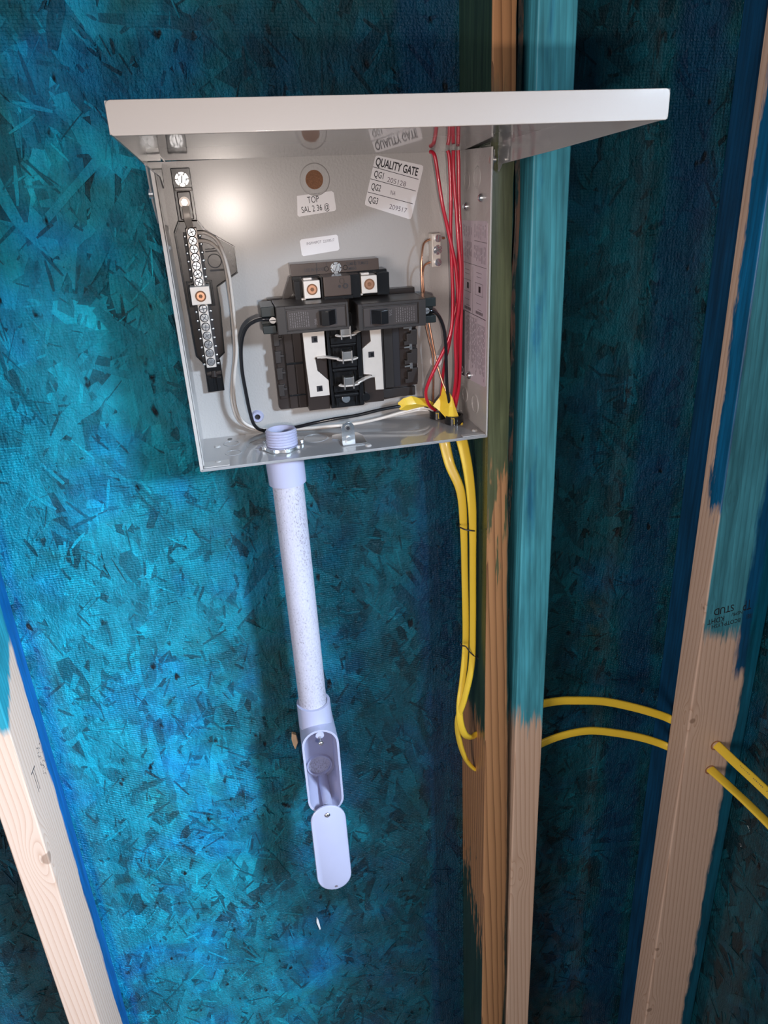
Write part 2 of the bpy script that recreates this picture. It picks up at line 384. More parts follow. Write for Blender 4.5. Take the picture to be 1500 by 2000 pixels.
ID = Matrix.Identity(4)
def txt(lines, parent, mat, M4, size, name='lettering', sx=1.0, bold=0.0, align='LEFT', space=1.0, unit=mm):
    """flat print; M4 places text space (x right, y up, z towards the reader) in the parent's space, in mm"""
    vs = MB()
    for ln_ in lines:
        body, x, y, sz = ln_[:4]
        cu = bpy.data.curves.new('t', 'FONT'); cu.body = body; cu.size = 1.0; cu.offset = bold; cu.align_x = align; cu.resolution_u = 3; cu.space_line = space
        ob = bpy.data.objects.new('t', cu); C.objects.link(ob); bpy.context.view_layer.update()
        me = bpy.data.meshes.new_from_object(ob.evaluated_get(bpy.context.evaluated_depsgraph_get()))
        if len(ln_) > 4: sx = ln_[4]/sz/max(1e-6, max(v.co.x for v in me.vertices)-min(v.co.x for v in me.vertices))
        vs.add([M4 @ Vector((x+v.co.x*sz*sx, y+v.co.y*sz, 0.06)) for v in me.vertices], [tuple(p.vertices) for p in me.polygons])
        bpy.data.objects.remove(ob); bpy.data.curves.remove(cu); bpy.data.meshes.remove(me)
    me = bpy.data.meshes.new(name); me.from_pydata([(a*unit, b*unit, c*unit) for a, b, c in vs.v], [], vs.f); me.materials.append(mat)
    o = bpy.data.objects.new(name, me); C.objects.link(o); o.parent = parent; o['kind'] = 'stuff'
    return o
def face_y(x, y, z, rot=0):     # text plane facing the room (-y)
    c, s = math.cos(R(rot)), math.sin(R(rot))
    return Matrix(((c, -s, 0, x), (0, 0, -1, y), (s, c, 0, z), (0, 0, 0, 1)))

# ------------------------------------------------------------------ structure: room shell
FL = -1290.0
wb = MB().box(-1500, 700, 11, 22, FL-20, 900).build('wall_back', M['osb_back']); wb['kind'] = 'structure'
wr = MB().box(664, 675, -860, 11, FL-20, 900).box(664, 675, -2600, -860, 413, 900).build('wall_right', M['osb_right']); wr['kind'] = 'structure'  # unseen end and header shaped to cut off the daylight
fl_ = MB().box(-1500, 700, -2600, 22, FL-38, FL-20).build('floor', M['floor']); fl_['kind'] = 'structure'
p1 = MB().box(-1500, 664, -89, 9.5, FL-20, FL+18).build('trim_1', M['plate'], bevel=1); p1['kind'] = 'structure'
p2 = MB().box(575, 664, -1500, -91, FL-20, FL+18).build('trim_2', M['plate'], bevel=1); p2['kind'] = 'structure'

def strands(name, parent, mat, frame, u0, u1, v0, v1, n, avoid=(), seed=3):
    """pressed wood strands lying in a board's face; frame(u, v, h) -> world metres"""
    rd = random.Random(seed); vs = []; fs = []; tone = []
    for i in range(n):
        u = rd.uniform(u0, u1); v = rd.uniform(v0, v1)
        small = rd.random() < 0.52
        if small:
            L = rd.uniform(7, 38); W = rd.uniform(1.0, 4.2); a = rd.gauss(0, 0.8); tn = rd.choice((rd.uniform(0.0, 0.22), rd.uniform(0.35, 0.9)))
            h = rd.uniform(0.5, 1.35)
        else:
            L = rd.uniform(28, 115); W = rd.uniform(7, 26); a = rd.gauss(0, 0.65); tn = min(1, max(0.05, rd.gauss(0.5, 0.15)))
            h = rd.uniform(0.1, 1.0)
        if rd.random() < 0.06: a += math.pi/2
        k = 4 if not small else 3
        # ragged outline
        top = []; bot = []
        for j in range(k+1):
            s = -0.5+j/k
            top.append((s*L+rd.uniform(-.06, .06)*L*(0 < j < k), W*0.5*(1+rd.uniform(-.28, .12))*(0.35+0.65*rd.random() if j in (0, k) else 1)))
            bot.append((s*L+rd.uniform(-.06, .06)*L*(0 < j < k), -W*0.5*(1+rd.uniform(-.28, .12))*(0.35+0.65*rd.random() if j in (0, k) else 1)))
        out = top+bot[::-1]; m = len(out)
        tx = rd.uniform(-1, 1)*0.010; ty = rd.uniform(-1, 1)*0.014
        ca, sa = math.cos(a), math.sin(a); o = len(vs)
        th = 0.7
        for lay in (0, 1):
            for (p, q) in out:
                pu = u+(q*ca-p*sa); pv = v+(p*ca+q*sa)
                hh = h+p*tx*0.9+q*ty
                vs.append(frame(pu, pv, hh if lay else -0.4)); tone.append(tn)
        fs.append(tuple(o+m+j for j in range(m)))
        for j in range(m): fs.append((o+j, o+(j+1) % m, o+m+(j+1) % m, o+m+j))
    me = bpy.data.meshes.new(name); me.from_pydata(vs, [], fs)
    at = me.attributes.new('tone', 'FLOAT', 'POINT'); at.data.foreach_set('value', tone)
    me.materials.append(mat); o = bpy.data.objects.new(name, me); C.objects.link(o); o.parent = parent; o['kind'] = 'stuff'
    return o
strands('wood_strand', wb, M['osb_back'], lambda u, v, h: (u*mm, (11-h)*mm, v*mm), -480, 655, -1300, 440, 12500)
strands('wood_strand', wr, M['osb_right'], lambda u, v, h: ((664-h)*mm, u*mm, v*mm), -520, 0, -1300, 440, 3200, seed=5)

# ------------------------------------------------------------------ studs
ZT, ZB = 860, FL+18
def ragged(o): return o
s1 = thing('wall_stud', 'pale pine stud at the lower left with a knot on its edge', 'stud', 'wall studs', ID)
MB().box(-282.2, -244.2, -89, 10, ZB, ZT).build('timber', M['left_stud'], s1, 2.2)
s2 = thing('wall_stud', 'middle stud painted light teal above and bare pine below, beside the treated post', 'stud', 'wall studs', ID)
MB().box(341.2, 379, -89.5, 10, ZB, ZT).build('timber', M['light_stud'], s2, 2)
# treated post: right front arris is wany, widening upwards
s3 = thing('treated_post', 'rough greenish brown treated post right of the metal box, yellow cables entering it', 'post', None, ID)
mb = MB()
lv = [(ZB, 38, 3), (-870, 37.5, 4), (-640, 34, 7), (-420, 29.5, 9), (-260, 26, 12), (-50, 23, 16), (150, 22, 18), (420, 21, 20), (ZT, 21, 20)]
rr = random.Random(4); dense = []
for (a, b) in zip(lv, lv[1:]):
    k = max(1, int((b[0]-a[0])/22))
    for i in range(k):
        u = i/k; dense.append((a[0]+(b[0]-a[0])*u, a[1]+(b[1]-a[1])*u+rr.uniform(-.7, .7), a[2]+(b[2]-a[2])*u+rr.uniform(-.8, .8)))
dense.append(lv[-1])
vs = []
for z, w_, d_ in dense:
    x0 = 300.3
    j = rr.uniform(-.3, .3)
    vs += [(x0, 10, z), (x0+j*.3, -87.6, z), (x0+1.2, -89+j*.4, z), (x0+w_-1.5, -89+j, z), (x0+w_+1, -87.5, z), (min(x0+w_+10, 338.8) if w_ < 37 else 338.9, -89+d_*1.6, z), (339.8, -89+d_*2.6+4, z), (340, 10, z)]
n = 8
mb.add(vs, [(i*n+k, i*n+(k+1) % n, (i+1)*n+(k+1) % n, (i+1)*n+k) for i in range(len(dense)-1) for k in range(n)]+[tuple(range(n)), tuple((len(dense)-1)*n+k for k in range(n))[::-1]])
mb.build('timber', M['treated_post'], s3)
# splintered sliver standing in the joint
mb = MB(); sl = []
for i in range(40):
    z = -700+i*(1540/39); sl.append((334.5+math.sin(i*1.7)*.8-2*(i < 6), -66+math.sin(i)*1.5, z))
mb.tube(sl, 1.2, 6, wide=2.6, up=(0, 1, 0), sub=2).build('bark_sliver', M['dark_stud'], s3)
s4 = thing('wall_stud', 'right-hand stud turned flat, half painted teal, with an ink stamp and two cable holes', 'stud', 'wall studs', ID)
tb = MB().box(572.9, 661.9, -116.1, -78.1, ZB, ZT).build('timber', M['corner_stud'], s4, 2.2)
for (x, z, rr_) in ((619.5, -464.5, 8.0), (616.5, -506, 7.6)):
    MB().cyl((x, -116.4, z), (x, -111, z), rr_, 18, rr_*0.8, inner=rr_*0.72).build('drilled_hole', M['knotwood'], s4)
s5 = thing('wall_stud', 'dark blue stud edge showing behind the flat stud in the corner', 'stud', 'wall studs', ID)
MB().box(609, 647, -77.9, 10, ZB, ZT).build('timber', M['rear_stud'], s5, 2)
# ink stamps: upside down on the flat stud, sideways on the left stud
M180 = Matrix(((-1, 0, 0, 0), (0, 0, -1, -116.1), (0, -1, 0, 0), (0, 0, 0, 1)))
def stampT(x, z, rot=0): return Matrix.Translation((x, 0, z)) @ Matrix.Rotation(R(rot), 4, 'Y') @ M180
txt([('STUD', 0, 0, 13.5), ('KDHT', 12.5, 13.5, 10.5), ('NSPR/', -12, 12, 7), ('BCOTP\u00b7LYSH', -10, 22.5, 8.5)], s4, M['ink'], stampT(612, -243.5, -6), 1, 'stamp', 0.82, 0.01)
txt([('TP', 0, 0, 21), ('1881', -3, 21, 10)], s4, M['ink'], stampT(634, -226+0, -6) @ Matrix.Translation((0, 14, 0)), 1, 'stamp', 0.5, 0.0)
MX = Matrix(((0, 0, 1, -244.2), (0, 1, 0, 0), (-1, 0, 0, 0), (0, 0, 0, 1)))   # reads downwards on the +x face
def side(y, z): return Matrix.Translation((0, y, z)) @ MX
rr = random.Random(5); mb = MB()
for k in range(20):
    z = -350-k*2.3; y = -33+3*math.sin(k*1.1)+k*.1
    mb.box(-244.3, -244.1, y-1.6, y+rr.uniform(-.6, 1.4), z-rr.uniform(.5, 1.5), z)
    if k % 2: mb.box(-244.3, -244.1, y+6, y+8+rr.uniform(-.8, 1.4), z-rr.uniform(.5, 1.3), z)
mb.box(-244.3, -244.1, -68, -53, -361, -359.4); mb.build('stamp', M['ink'], s1, kind='stuff')
mb = MB(); 
for y in (-57, -62): mb.box(-244.25, -244.1, y-.4, y+.4, -392, -362)
mb.build('stamp', M['ink'], s1)

# ------------------------------------------------------------------ enclosure
W, H, D = 296.7, 275.0, 93.7
enc = thing('panel_box', 'open grey metal breaker box on the blue wall with its door swung up', 'breaker box')
bp = MB()
bp.box(-1.5, W+.9, 0, 1.5, -1.5, H+1.0)
bp.build('back_panel', M['enamel'], enc)
MB().box(0, W, -.6, 0, -0, 0.01) if False else None
mb = MB().box(-1.5, 0, -D, 0, -1.5, H); mb.box(-3.2, 0, -D-1, -D+2.2, -2, H)
mb.build('side_panel', M['enamel'], enc, 0.5)
mb = MB().box(W, W+.9, -D, 0, -1.5, H); mb.box(W-.9, W+1.0, -D-1, -D+2.2, -2, H)
mb.build('side_panel', M['enamel'], enc, 0.5)
mb = MB().box(-1.5, W+.9, -D, 0, -1.5, 0); mb.box(-2.6, W+.9, -D-1, -D+2.0, -2.6, 0.4)
mb.build('bottom_panel', M['enamel_smooth'], enc, 0.5)
# welded corner tabs, left and right bottom front corners
MB().box(0.5, 26, -D+2, -D+18, 0.05, 0.9).build('corner_tab', M['enamel'], enc, 0.4)
MB().box(W-26, W-.5, -D+1, -D+8, 0.05, 0.9).build('corner_tab', M['enamel'], enc, 0.4)
# pan embossing on the floor, knock-outs, rivets
for (x, y, r0) in ((31, -56, 9), (62, -40, 17), (120, -40, 14), (30, -26, 9)):
    MB().cyl((x, y, 0.0), (x, y, 0.5), r0, 32, r0-.5, inner=r0-1.6).build('knockout', M['enamel_smooth'], enc)
for (x, y) in ((15, -32), (15, -79), (W-7, -76), (170, -83)):
    MB().cyl((x, y, 0), (x, y, 1.6), 3.6, 16, 2.4).build('weld_dimple', M['enamel'], enc)
MB().cyl((28.6, -11, 0), (28.6, -11, .4), 2.6, 16).build('drain_hole', M['black_plastic'], enc)
for (y, z, r0) in ((-23, 25.5, 9), (-57, 24, 11), (-25, 247, 9), (-55, 250, 10)):
    MB().cyl((W, y, z), (W-.6, y, z), r0, 32, r0-.5, inner=r0-1.3).build('knockout', M['enamel'], enc)
for (y, z, r0, m_) in ((-25, 223, 4.4, 'zinc'), (-70, 232, 4.2, 'zinc'), (-40, 52, 4.6, 'zinc')):
    MB().ball((W-.6, y, z), r0, 1.0).build('side_screw', M[m_], enc)
# back panel knock-out dish at the top with rusty hole
mb = MB().cyl((146.5, 0, 254.5), (146.5, -.9, 254.5), 15.2, 40, 14.2, inner=13.4); mb.build('knockout_rim', M['enamel'], enc)
MB().cyl((146.3, -.25, 254.5), (146.3, 1, 254.5), 13.5, 36).build('knockout', M['enamel'], enc)
MB().cyl((146, -.45, 254.5), (146, 1, 254.5), 8.8, 28).build('knockout_hole', M['rust'], enc, label='round hole showing rusty brown behind')
MB().cyl((269.4, 0, 61.4), (269.4, -.7, 61.4), 7, 28).build('hole_plug', M['paper'], enc)
MB().cyl((61.7, 0, 19.2), (61.7, -3.4, 19.2), 7.2, 24, 5.6, inner=3.2).build('grommet', M['pvc'], enc)
MB().cyl((61.7, -.3, 19.2), (61.7, .5, 19.2), 3.3, 16).build('grommet_hole', M['ink'], enc)
# folded ridge behind the left flange
MB().box(0.1, 1.2, -D+4, -D+9, 2, H-4).build('flange_ridge', M['enamel'], enc, .4)
for z in (222, 206): MB().ball((0.3, -D+16, z), 3.0).build('rivet', M['enamel'], enc)
# latch bracket
mb = MB().prism([(138, -41), (150, -38), (166, -40), (170, -50), (170, -77), (144, -77), (143, -58), (136, -52)], 'z', 0.1, 1.6)
lt = mb.build('latch_bracket', M['zinc'], enc, 0.3)
pts = [(145.5, 0.5)]+[(152.5+7*math.cos(a), 15+7*math.sin(a)) for a in [R(180-i*18) for i in range(11)]]+[(159.5, 0.5)]
MB().prism(pts, 'y', -63.4, -62).build('latch_tab', M['zinc'], lt, 0.3)
MB().cyl((152.5, -64.2, 15), (152.5, -63.3, 15), 3.4, 18, inner=1.9).build('latch_eyelet', M['steel'], lt)
MB().cyl((152.5, -63.6, 15), (152.5, -63.2, 15), 1.9, 14).build('latch_hole', M['ink'], lt)
MB().cyl((152.5, -66, 3.6), (152.5, -62, 3.6), 2.6, 12).build('latch_rivet', M['zinc'], lt)
# door (in world millimetres, then carried by the box)
def dworld(mb, name, mat, bevel=0, parent=None):
    mb.xf(Matrix.Scale(1, 4)); mb.v = [tuple((BOXI.to_3x3() @ Vector(v))) for v in mb.v]
    return mb.build(name, mat, parent or enc, bevel)
X0, X1, YF = 3.2, 307.0, -367.9
mb = MB().prism([(X0, YF), (X1, YF), (X1, -91.5), (299.8, -91.5), (299.8, 2), (X0, 2)], 'z', 276.3, 277.7)
door = dworld(mb, 'door', M['enamel_smooth'])
rc = []
for cx_, cz_, a0 in ((X1-2.6, 275.3, 0), (X0+2.6, 275.3, 90), (X0+1.8, 264.2, 180), (X1-1.8, 264.2, 270)):
    q_ = 2.8 if cz_ > 270 else 2.0
    rc += [(cx_+q_*math.cos(R(a0+i*18)), cz_+q_*math.sin(R(a0+i*18))) for i in range(6)]
dworld(MB().prism(rc, 'y', YF-.8, YF+.8), 'door_front_lip', M['enamel_door'], 0.5, door)
for x0, x1 in ((X0-.4, X0+1.0), (X1-1.0, X1+.4)):
    tail = [(-80, 250), (-72, 256), (-72, 275.5), (-2, 275.5), (-2, 277.9)] if x0 < 100 else [(-91.5, 252), (-91.5, 277.9)]
    mb = MB().prism([(YF, 262.8), (-215, 259.5), (-100, 258)]+tail+[(YF, 277.9)], 'x', x0, x1)
    dworld(mb, 'door_side_lip', M['enamel_smooth'], 0.3, door)
mb = MB().prism([(-100, 270), (-82, 268), (-58, 228), (-66, 222), (-90, 240)], 'x', -7.2, -5.6)
dworld(mb, 'hinge_arm', M['enamel_smooth'], .3, door)
mb = MB().prism([(-100, 270), (-78, 268), (-68, 236), (-74, 232), (-94, 246)], 'x', 298.7, 299.9)
dworld(mb, 'hinge_arm', M['steel'], .3, door)
mb = MB().cyl((-8.5, -88, 246), (-5, -88, 246), 4.5, 16); dworld(mb, 'hinge_bolt', M['zinc'], 0, door)
mb = MB().cyl((296.5, -95, 262), (302.0, -95, 262), 3, 16); dworld(mb, 'hinge_bolt', M['steel'], 0, door)

# stickers
def sticker(pts, mat, th=.25, y=0, name='sticker'):
    return MB().prism(pts, 'y', y-th, y-.02).build(name, M[mat], enc)
st = sticker([(127.4, 240.6), (131.0, 240.9), (162.5, 243.4), (164.6, 241.8), (166, 226.5), (164.2, 224.9), (127.6, 221.4), (126.2, 223)], 'paper')
txt([('TOP', 11.5, 10.2, 8.8, 11.5), ('SAL 2 36 @', 4.0, 2.2, 8.2, 28.5)], st, M['ink'], face_y(126.8, -.3, 222.2, 4), 1, sx=0.72)
st = sticker([(126.2, 198.4), (128, 200), (164.2, 202.4), (165.8, 201), (166.6, 188.6), (165, 187), (128.6, 183.7), (127, 185)], 'paper')
txt([('INSP/HIPOT  22209517', 6.5, 9.2, 3.7, 29)], st, M['greyink'], face_y(127, -.3, 184.6, 4), 1, sx=0.72)
q = [Vector(p) for p in ((209.1, 274.4), (259.5, 262.7), (244.3, 211.7), (194.8, 228.5))]
cc = sum(q, Vector((0, 0)))/4
rp = []
for i in range(4):
    a, b, c = q[i-1], q[i], q[(i+1) % 4]
    d1 = (a-b).normalized()*3; d2 = (c-b).normalized()*3
    rp += [b+d1, b+(d1+d2)*.22, b+d2]
st = sticker([tuple(p*0.985+cc*0.015) for p in rp], 'paper', .3, name='quality_sticker')
ex = (q[1]-q[0]).normalized(); ang = math.degrees(math.atan2(ex.y, ex.x))
ang = -16.0
T = face_y(194.8, -.36, 228.5, ang)
# local text frame: origin at lower left corner, x along the lower edge
txt([('QUALITY GATE', 3.5, 38.6, 10.6, 45)], st, M['ink'], T @ Matrix.Rotation(R(1), 4, 'Z'), 1, sx=0.66, bold=0.022)
txt([('QG1', 3.6, 28.2, 8.6, 10), ('QG2', 3.4, 16.4, 8.6, 10), ('QG3', 3.2, 4.0, 8.6, 10)], st, M['ink'], T, 1, sx=0.68, bold=0.008)
txt([('205128', 18, 26.9, 6.6, 20), ('NA', 24, 16.2, 6, 5.5), ('209517', 26, 3.0, 6.6, 19)], st, M['greyink'], T, 1, sx=0.85)
mb = MB()
for z in (36.4, 25.2, 12.8):
    mb.add([T @ Vector((1, z, .06)), T @ Vector((50, z, .06)), T @ Vector((50, z+.55, .06)), T @ Vector((1, z+.55, .06))], [(0, 1, 2, 3)])
mb.build('ruled_line', M['ink'], st)
# wiring-diagram sticker on the right wall
yz = [(-4, 209), (-84, 212), (-87, 210), (-88.5, 52), (-86.5, 50.5), (-6, 44), (-4, 46)]
dg = MB().prism(yz, 'x', W-.35, W-.02).build('diagram_sticker', M['pinkpaper'], enc)
MB().prism([(-4.2, 118.5), (-21, 118.5), (-22, 46.5), (-5, 45)], 'x', W-.45, W-.3).build('black_band', M['ink'], dg)
rd = random.Random(2); mb = MB(); mk = MB()
def bar(m, y0, y1, z0, z1): m.prism([(y0, z0), (y1, z0), (y1, z1), (y0, z1)], 'x', W-.42, W-.3)
for y0, y1, z0, z1 in ((-8, -86, 168.6, 169), (-8, -86, 118.8, 119.4), (-50, -86, 192, 192.4)): bar(mk, y1, y0, z0, z1)
for y0, z0, z1 in ((-9, 120, 190), (-46, 120, 167), (-24, 60, 117), (-43, 60, 117), (-60, 60, 117)): bar(mk, y0-.4, y0, z0, z1)
for (ya, yb, za, zb, k) in ((-12, -44, 172, 190, 9), (-48, -84, 171, 188, 10), (-12, -44, 194, 206, 6), (-48, -84, 194, 208, 6), (-25, -41, 62, 116, 6), (-44, -59, 56, 116, 7), (-62, -85, 54, 112, 9)):
    for i in range(k):
        y = ya+(yb-ya)*(i+.5)/k; a = rd.uniform(za, za+(zb-za)*.3); 
        while a < zb:
            b = min(zb, a+rd.uniform(2, 9)); bar(mb, y-.42, y+.42, a, b); a = b+rd.uniform(.8, 3)
for (ya, za) in ((-18, 140), (-54, 140)):
    for dy, dz, w1, h1 in ((0, 0, 22, .5), (0, 12, 22, .5), (0, 0, .6, 12), (22, 0, .6, 12), (4, -8, 14, .5), (4, 18, 14, .5), (8, -14, 12, .5), (3, 22, 16, .5)): bar(mb, ya-dy-w1, ya-dy, za+dz, za+dz+h1)
    bar(mk, ya-16, ya-10, za+3.5, za+9.5)
    for k in range(7): bar(mk, ya-3-k*3-1.8, ya-3-k*3, 121.5, 124.5)
mb.build('print_lines', M['greyink'], dg, kind='stuff'); mk.build('print_rules', M['ink'], dg)
MB().cyl((W-.45, -13, 52), (W-.55, -13, 52), 4.2, 20, inner=3.3).build('print_ring', M['pinkpaper'], dg)

# ------------------------------------------------------------------ neutral bar assembly
nb = thing('neutral_bar', 'vertical neutral terminal bar full of screws at the left inside the box', 'terminal bar')
out = [(10, 224), (28, 224), (34, 215), (59.9, 198), (59.7, 174), (38, 162), (38.4, 141), (36.2, 95), (28, 88.5), (13.5, 85), (6.5, 94), (4.6, 214)]
base = MB().prism(out, 'y', -10, -.3).build('base', M['brown_plastic'], nb, 0.8)
rim = []
for a, b in zip(out, out[1:]+out[:1]):
    pass
mb = MB()
for (a, b, wd) in ((out[11], out[10], 1.6), (out[11], out[0], 1.6), (out[10], out[9], 1.6), (out[1], out[2], 1.4), (out[7], out[8], 1.4), (out[2], out[3], .8), (out[3], out[4], .8), (out[4], out[5], .8), (out[5], out[6], 1), (out[6], out[7], 1)):
    va = Vector(a); vb = Vector(b); d = (vb-va).normalized(); nn = Vector((-d.y, d.x))
    if nn.dot(Vector((21, 150))-va) < 0: nn = -nn
    mb.prism([tuple(va), tuple(vb), tuple(vb+nn*wd), tuple(va+nn*wd)], 'y', -12.5, -9.8)
mb.build('rim', M['black_plastic'], nb, 0.2)
MB().prism([(10, 224), (27.5, 224), (27.5, 270), (10, 270)], 'y', -7, -.3).build('mounting_strip', M['black_plastic'], nb, .5)
MB().box(12.5, 25, -10, -6.5, 225, 250).build('strip_saddle', M['brown_plastic'], nb, 1)
MB().box(11, 27, -9, -6.5, 250.5, 253.5).build('strip_rib', M['tan_plastic'], nb, .6)
MB().prism([(13.5, 88), (30.4, 88), (30.5, 54.5), (13.2, 54)], 'y', -9, -.3).build('foot', M['black_plastic'], nb, .6)
MB().box(14.5, 29.5, -11.5, -8.5, 72.5, 76).build('foot_rib', M['brown_plastic'], nb, .8)
MB().cyl((22, -9, 76), (22, -12, 70), 3.2, 12).build('foot_boss', M['brown_plastic'], nb)
mb = MB().prism([(15.5, 56), (20, 56), (20.6, 70), (15, 70)], 'y', -11, -8.8); mb.prism([(24, 56), (28.5, 56), (29, 70), (23.5, 70)], 'y', -11, -8.8); mb.build('foot_clip', M['black_plastic'], nb, .6)
bar_ = MB().box(16, 26, -23, -10, 83.5, 218).build('bar', M['tin'], nb, .6)
for z in [214.5-i*7.65 for i in range(7)]+[143-i*8.9 for i in range(7)]: MB().cyl((21, -23.05, z), (21, -23.3, z), 4.3, 20, inner=3.5).build('screw_recess', M['ink'], bar_)
# slots on both flanks of the bar
mb = MB(); hl = MB()
zs = [214.5-i*7.65 for i in range(7)]+[143-i*8.9 for i in range(7)]
for z in zs:
    for x in (13.9, 28.1): hl.ball((x, -14, z-4.2), 1.6, .8, 8)
hl.build('bar_nub', M['zinc'], nb, kind='stuff')
for x in (12.6, 26.1): mb.box(x, x+2.8, -13.5, -9.5, 88, 145); mb.box(x, x+2.8, -13.5, -9.5, 168, 214)
mb.build('bar_channel', M['ink'], nb)
def screw(parent, x, y, z, r, mat='zinc', slot=0, cross=True, washer=0, name='screw', d=1.8):
    m = MB().cyl((x, y, z), (x, y-d, z), r, 20, r*.93)
    o = m.build(name, M[mat], parent, .25)
    m = MB(); c, s = math.cos(R(slot)), math.sin(R(slot))
    def sl(c, s):
        a = Vector((c, s))*r*.8; b = Vector((-s, c))*r*.13
        m.prism([tuple(Vector((x, z))+a+b), tuple(Vector((x, z))+a-b), tuple(Vector((x, z))-a-b), tuple(Vector((x, z))-a+b)], 'y', y-d-.12, y-d+.1)
    sl(c, s)
    if cross: sl(-s, c)
    m.build('screw_slot', M['slot'], o)
    if washer:
        m = MB()
        for k in range(6):
            a0 = R(k*60+6); a1 = R(k*60+54)
            ps = [(x+washer*math.cos(a0+(a1-a0)*i/4), z+washer*math.sin(a0+(a1-a0)*i/4)) for i in range(5)]+[(x+r*math.cos(a1-(a1-a0)*i/4), z+r*math.sin(a1-(a1-a0)*i/4)) for i in range(5)]
            m.prism(ps, 'y', y-.9, y)
        m.build('screw_washer', M[mat], o)
    return o
for i, z in enumerate(zs): screw(nb, 21+0.1*(i > 6), -23, z, 3.75, slot=20+i*37)
lug = MB().box(11.3, 30.2, -31, -10, 148, 165.4).build('lug', M['tin'], nb, .7)
MB().cyl((20.8, -31.1, 156.2), (20.8, -31.6, 156.2), 5.3, 24, inner=3.9).build('lug_ring', M['rust'], lug)
MB().cyl((20.8, -30, 156.2), (20.8, -31.4, 156.2), 3.9, 24).build('lug_screw', M['copper'], lug)
MB().cyl((20.8, -31.2, 156.2), (20.8, -31.9, 156.2), 2.0, 6).build('lug_socket', M['rust'], lug)
mb = MB()
for a, b, c, d in ((8.5, 10.3, 145, 168), (31.2, 33.4, 145, 168), (8.5, 13, 144, 145.8), (27, 33.4, 144, 145.8), (8.5, 14, 167.5, 169), (27, 33.4, 167.5, 169)): mb.box(a, b, -15, -9.5, c, d)
mb.build('lug_guard', M['black_plastic'], nb, .3)
mb = MB().tube([(18.7, -9, 240), (18.6, -13, 232), (19, -15, 225), (20.4, -21, 219)], 0.7, 8, wide=3.4, up=(0, 1, 0)); mb.build('bonding_strap', M['tin'], nb)
MB().cyl((18.3, -8, 240.5), (18.3, -11, 240.5), 5, 20).build('strap_eye', M['tin'], nb)
MB().cyl((18.3, -11, 240.5), (18.3, -13.4, 240.5), 3.1, 6).build('strap_bolt', M['zinc'], nb)
screw(nb, 19, -7, 260.5, 4.2, slot=80, cross=False, washer=6.2)
mb = MB().cyl((38.8, -10, 186), (38.8, -10.8, 186), 6.9, 28, inner=6.0); mb.build('emboss_ring', M['ink'], nb)
mb = MB().box(31, 42.5, -10.8, -9.9, 194.6, 195.8); mb.box(31, 42.5, -10.8, -9.9, 197, 197.8); mb.box(33, 46.5, -10.8, -9.9, 176.2, 178); mb.build('emboss_slot', M['ink'], nb)
txt([('UNIT NO-309', 0, 0, 3.6)], nb, M['black_plastic'], face_y(53.2, -10.1, 196.5, -84), 1, sx=.8)

# ------------------------------------------------------------------ interior (bus assembly)
bs = thing('bus_assembly', 'black plastic breaker interior with two pale bus bars at the centre of the box', 'breaker interior')
MB().prism([(86, 30), (88, 27.4), (203.4, 25.9), (237.9, 29), (238.2, 39.5), (244.1, 39.9), (243.2, 146), (86, 146)], 'y', -12, -.3).build('base', M['brown_plastic'], bs, .8)
mb = MB()
for (a, b, z0, z1) in ((89, 97, 40, 132), (98.5, 107, 28, 145), (108, 116.5, 28, 145)): mb.box(a, b, -15, -11.5, z0, z1)
mb.build('left_tray', M['brown_plastic'], bs, .5)
rr = random.Random(9); mb = MB()
for k in range(4):
    z = 44+k*18
    mb.prism([(87.5, z), (93.5, z), (93.5, z+6), (96.8, z+6), (96.8, z+9), (93.5, z+9), (94.5, z+13), (87.5, z+13)], 'y', -19, -12)
mb.build('left_clip', M['breaker'], bs, .8)
MB().box(98.5, 116.5, -16.2, -14.8, 76.5, 79).build('tray_rib', M['black_plastic'], bs, .4)
MB().box(98.5, 116.5, -16.2, -14.8, 42, 44).build('tray_rib', M['black_plastic'], bs, .4)
MB().box(203, 224, -12.6, -11.5, 40, 140).build('right_tray', M['ink'], bs, .3)
mb = MB().box(201, 205, -18, -11, 30, 140); mb.box(206, 216, -15, -11.5, 40, 140); mb.box(201, 240, -16, -11, 29, 39); mb.build('right_rail', M['breaker'], bs, .5)
mb = MB(); mt = MB()
for k in range(4):
    z = 44+k*21
    mb.prism([(228, z), (242.5, z), (243, z+17), (236, z+17), (236, z+13), (231, z+13), (231, z+5), (228, z+5)], 'y', -19, -11.5)
    if k > 0: mt.box(227.5, 236, -20.5, -18.8, z-2.4, z-.6); mt.box(233.5, 236.5, -20.5, -18.6, z-4.5, z+1.8)
mb.build('right_clip', M['breaker'], bs, .8); mt.build('clip_spring', M['steel'], bs, .3)
# top housing
MB().prism([(112, 178.6), (203.3, 178.8), (203.5, 166), (112.6, 166)], 'y', -20, -.3).build('top_plate', M['tan_plastic'], bs, .5)
mb = MB().prism([(112.5, 167), (211, 168), (212, 143), (114, 143)], 'y', -21.5, -.3); mb.box(113, 119, -34, -21, 143, 164); mb.box(198, 211, -32, -21, 144, 166); mb.box(139, 141, -42, -21, 144, 167); mb.box(168.6, 179, -40, -21, 144, 167)
mb.build('lug_housing', M['black_plastic'], bs, .6)
MB().prism([(110, 166), (113, 167), (113, 150), (104, 142), (101, 144)], 'y', -16, -12).build('housing_wing', M['brown_plastic'], bs, .4)
txt([('USE IN BOXES', 14, 4.2, 4.4, 21.5), ('TLM812 TLM612', 57, 7.3, 4.4, 23), ('TM850', 57, 2.8, 4.2, 10.5)], bs, M['ink'], face_y(112, -20.1, 166.2, 0.2), 1, sx=.62, bold=.012)
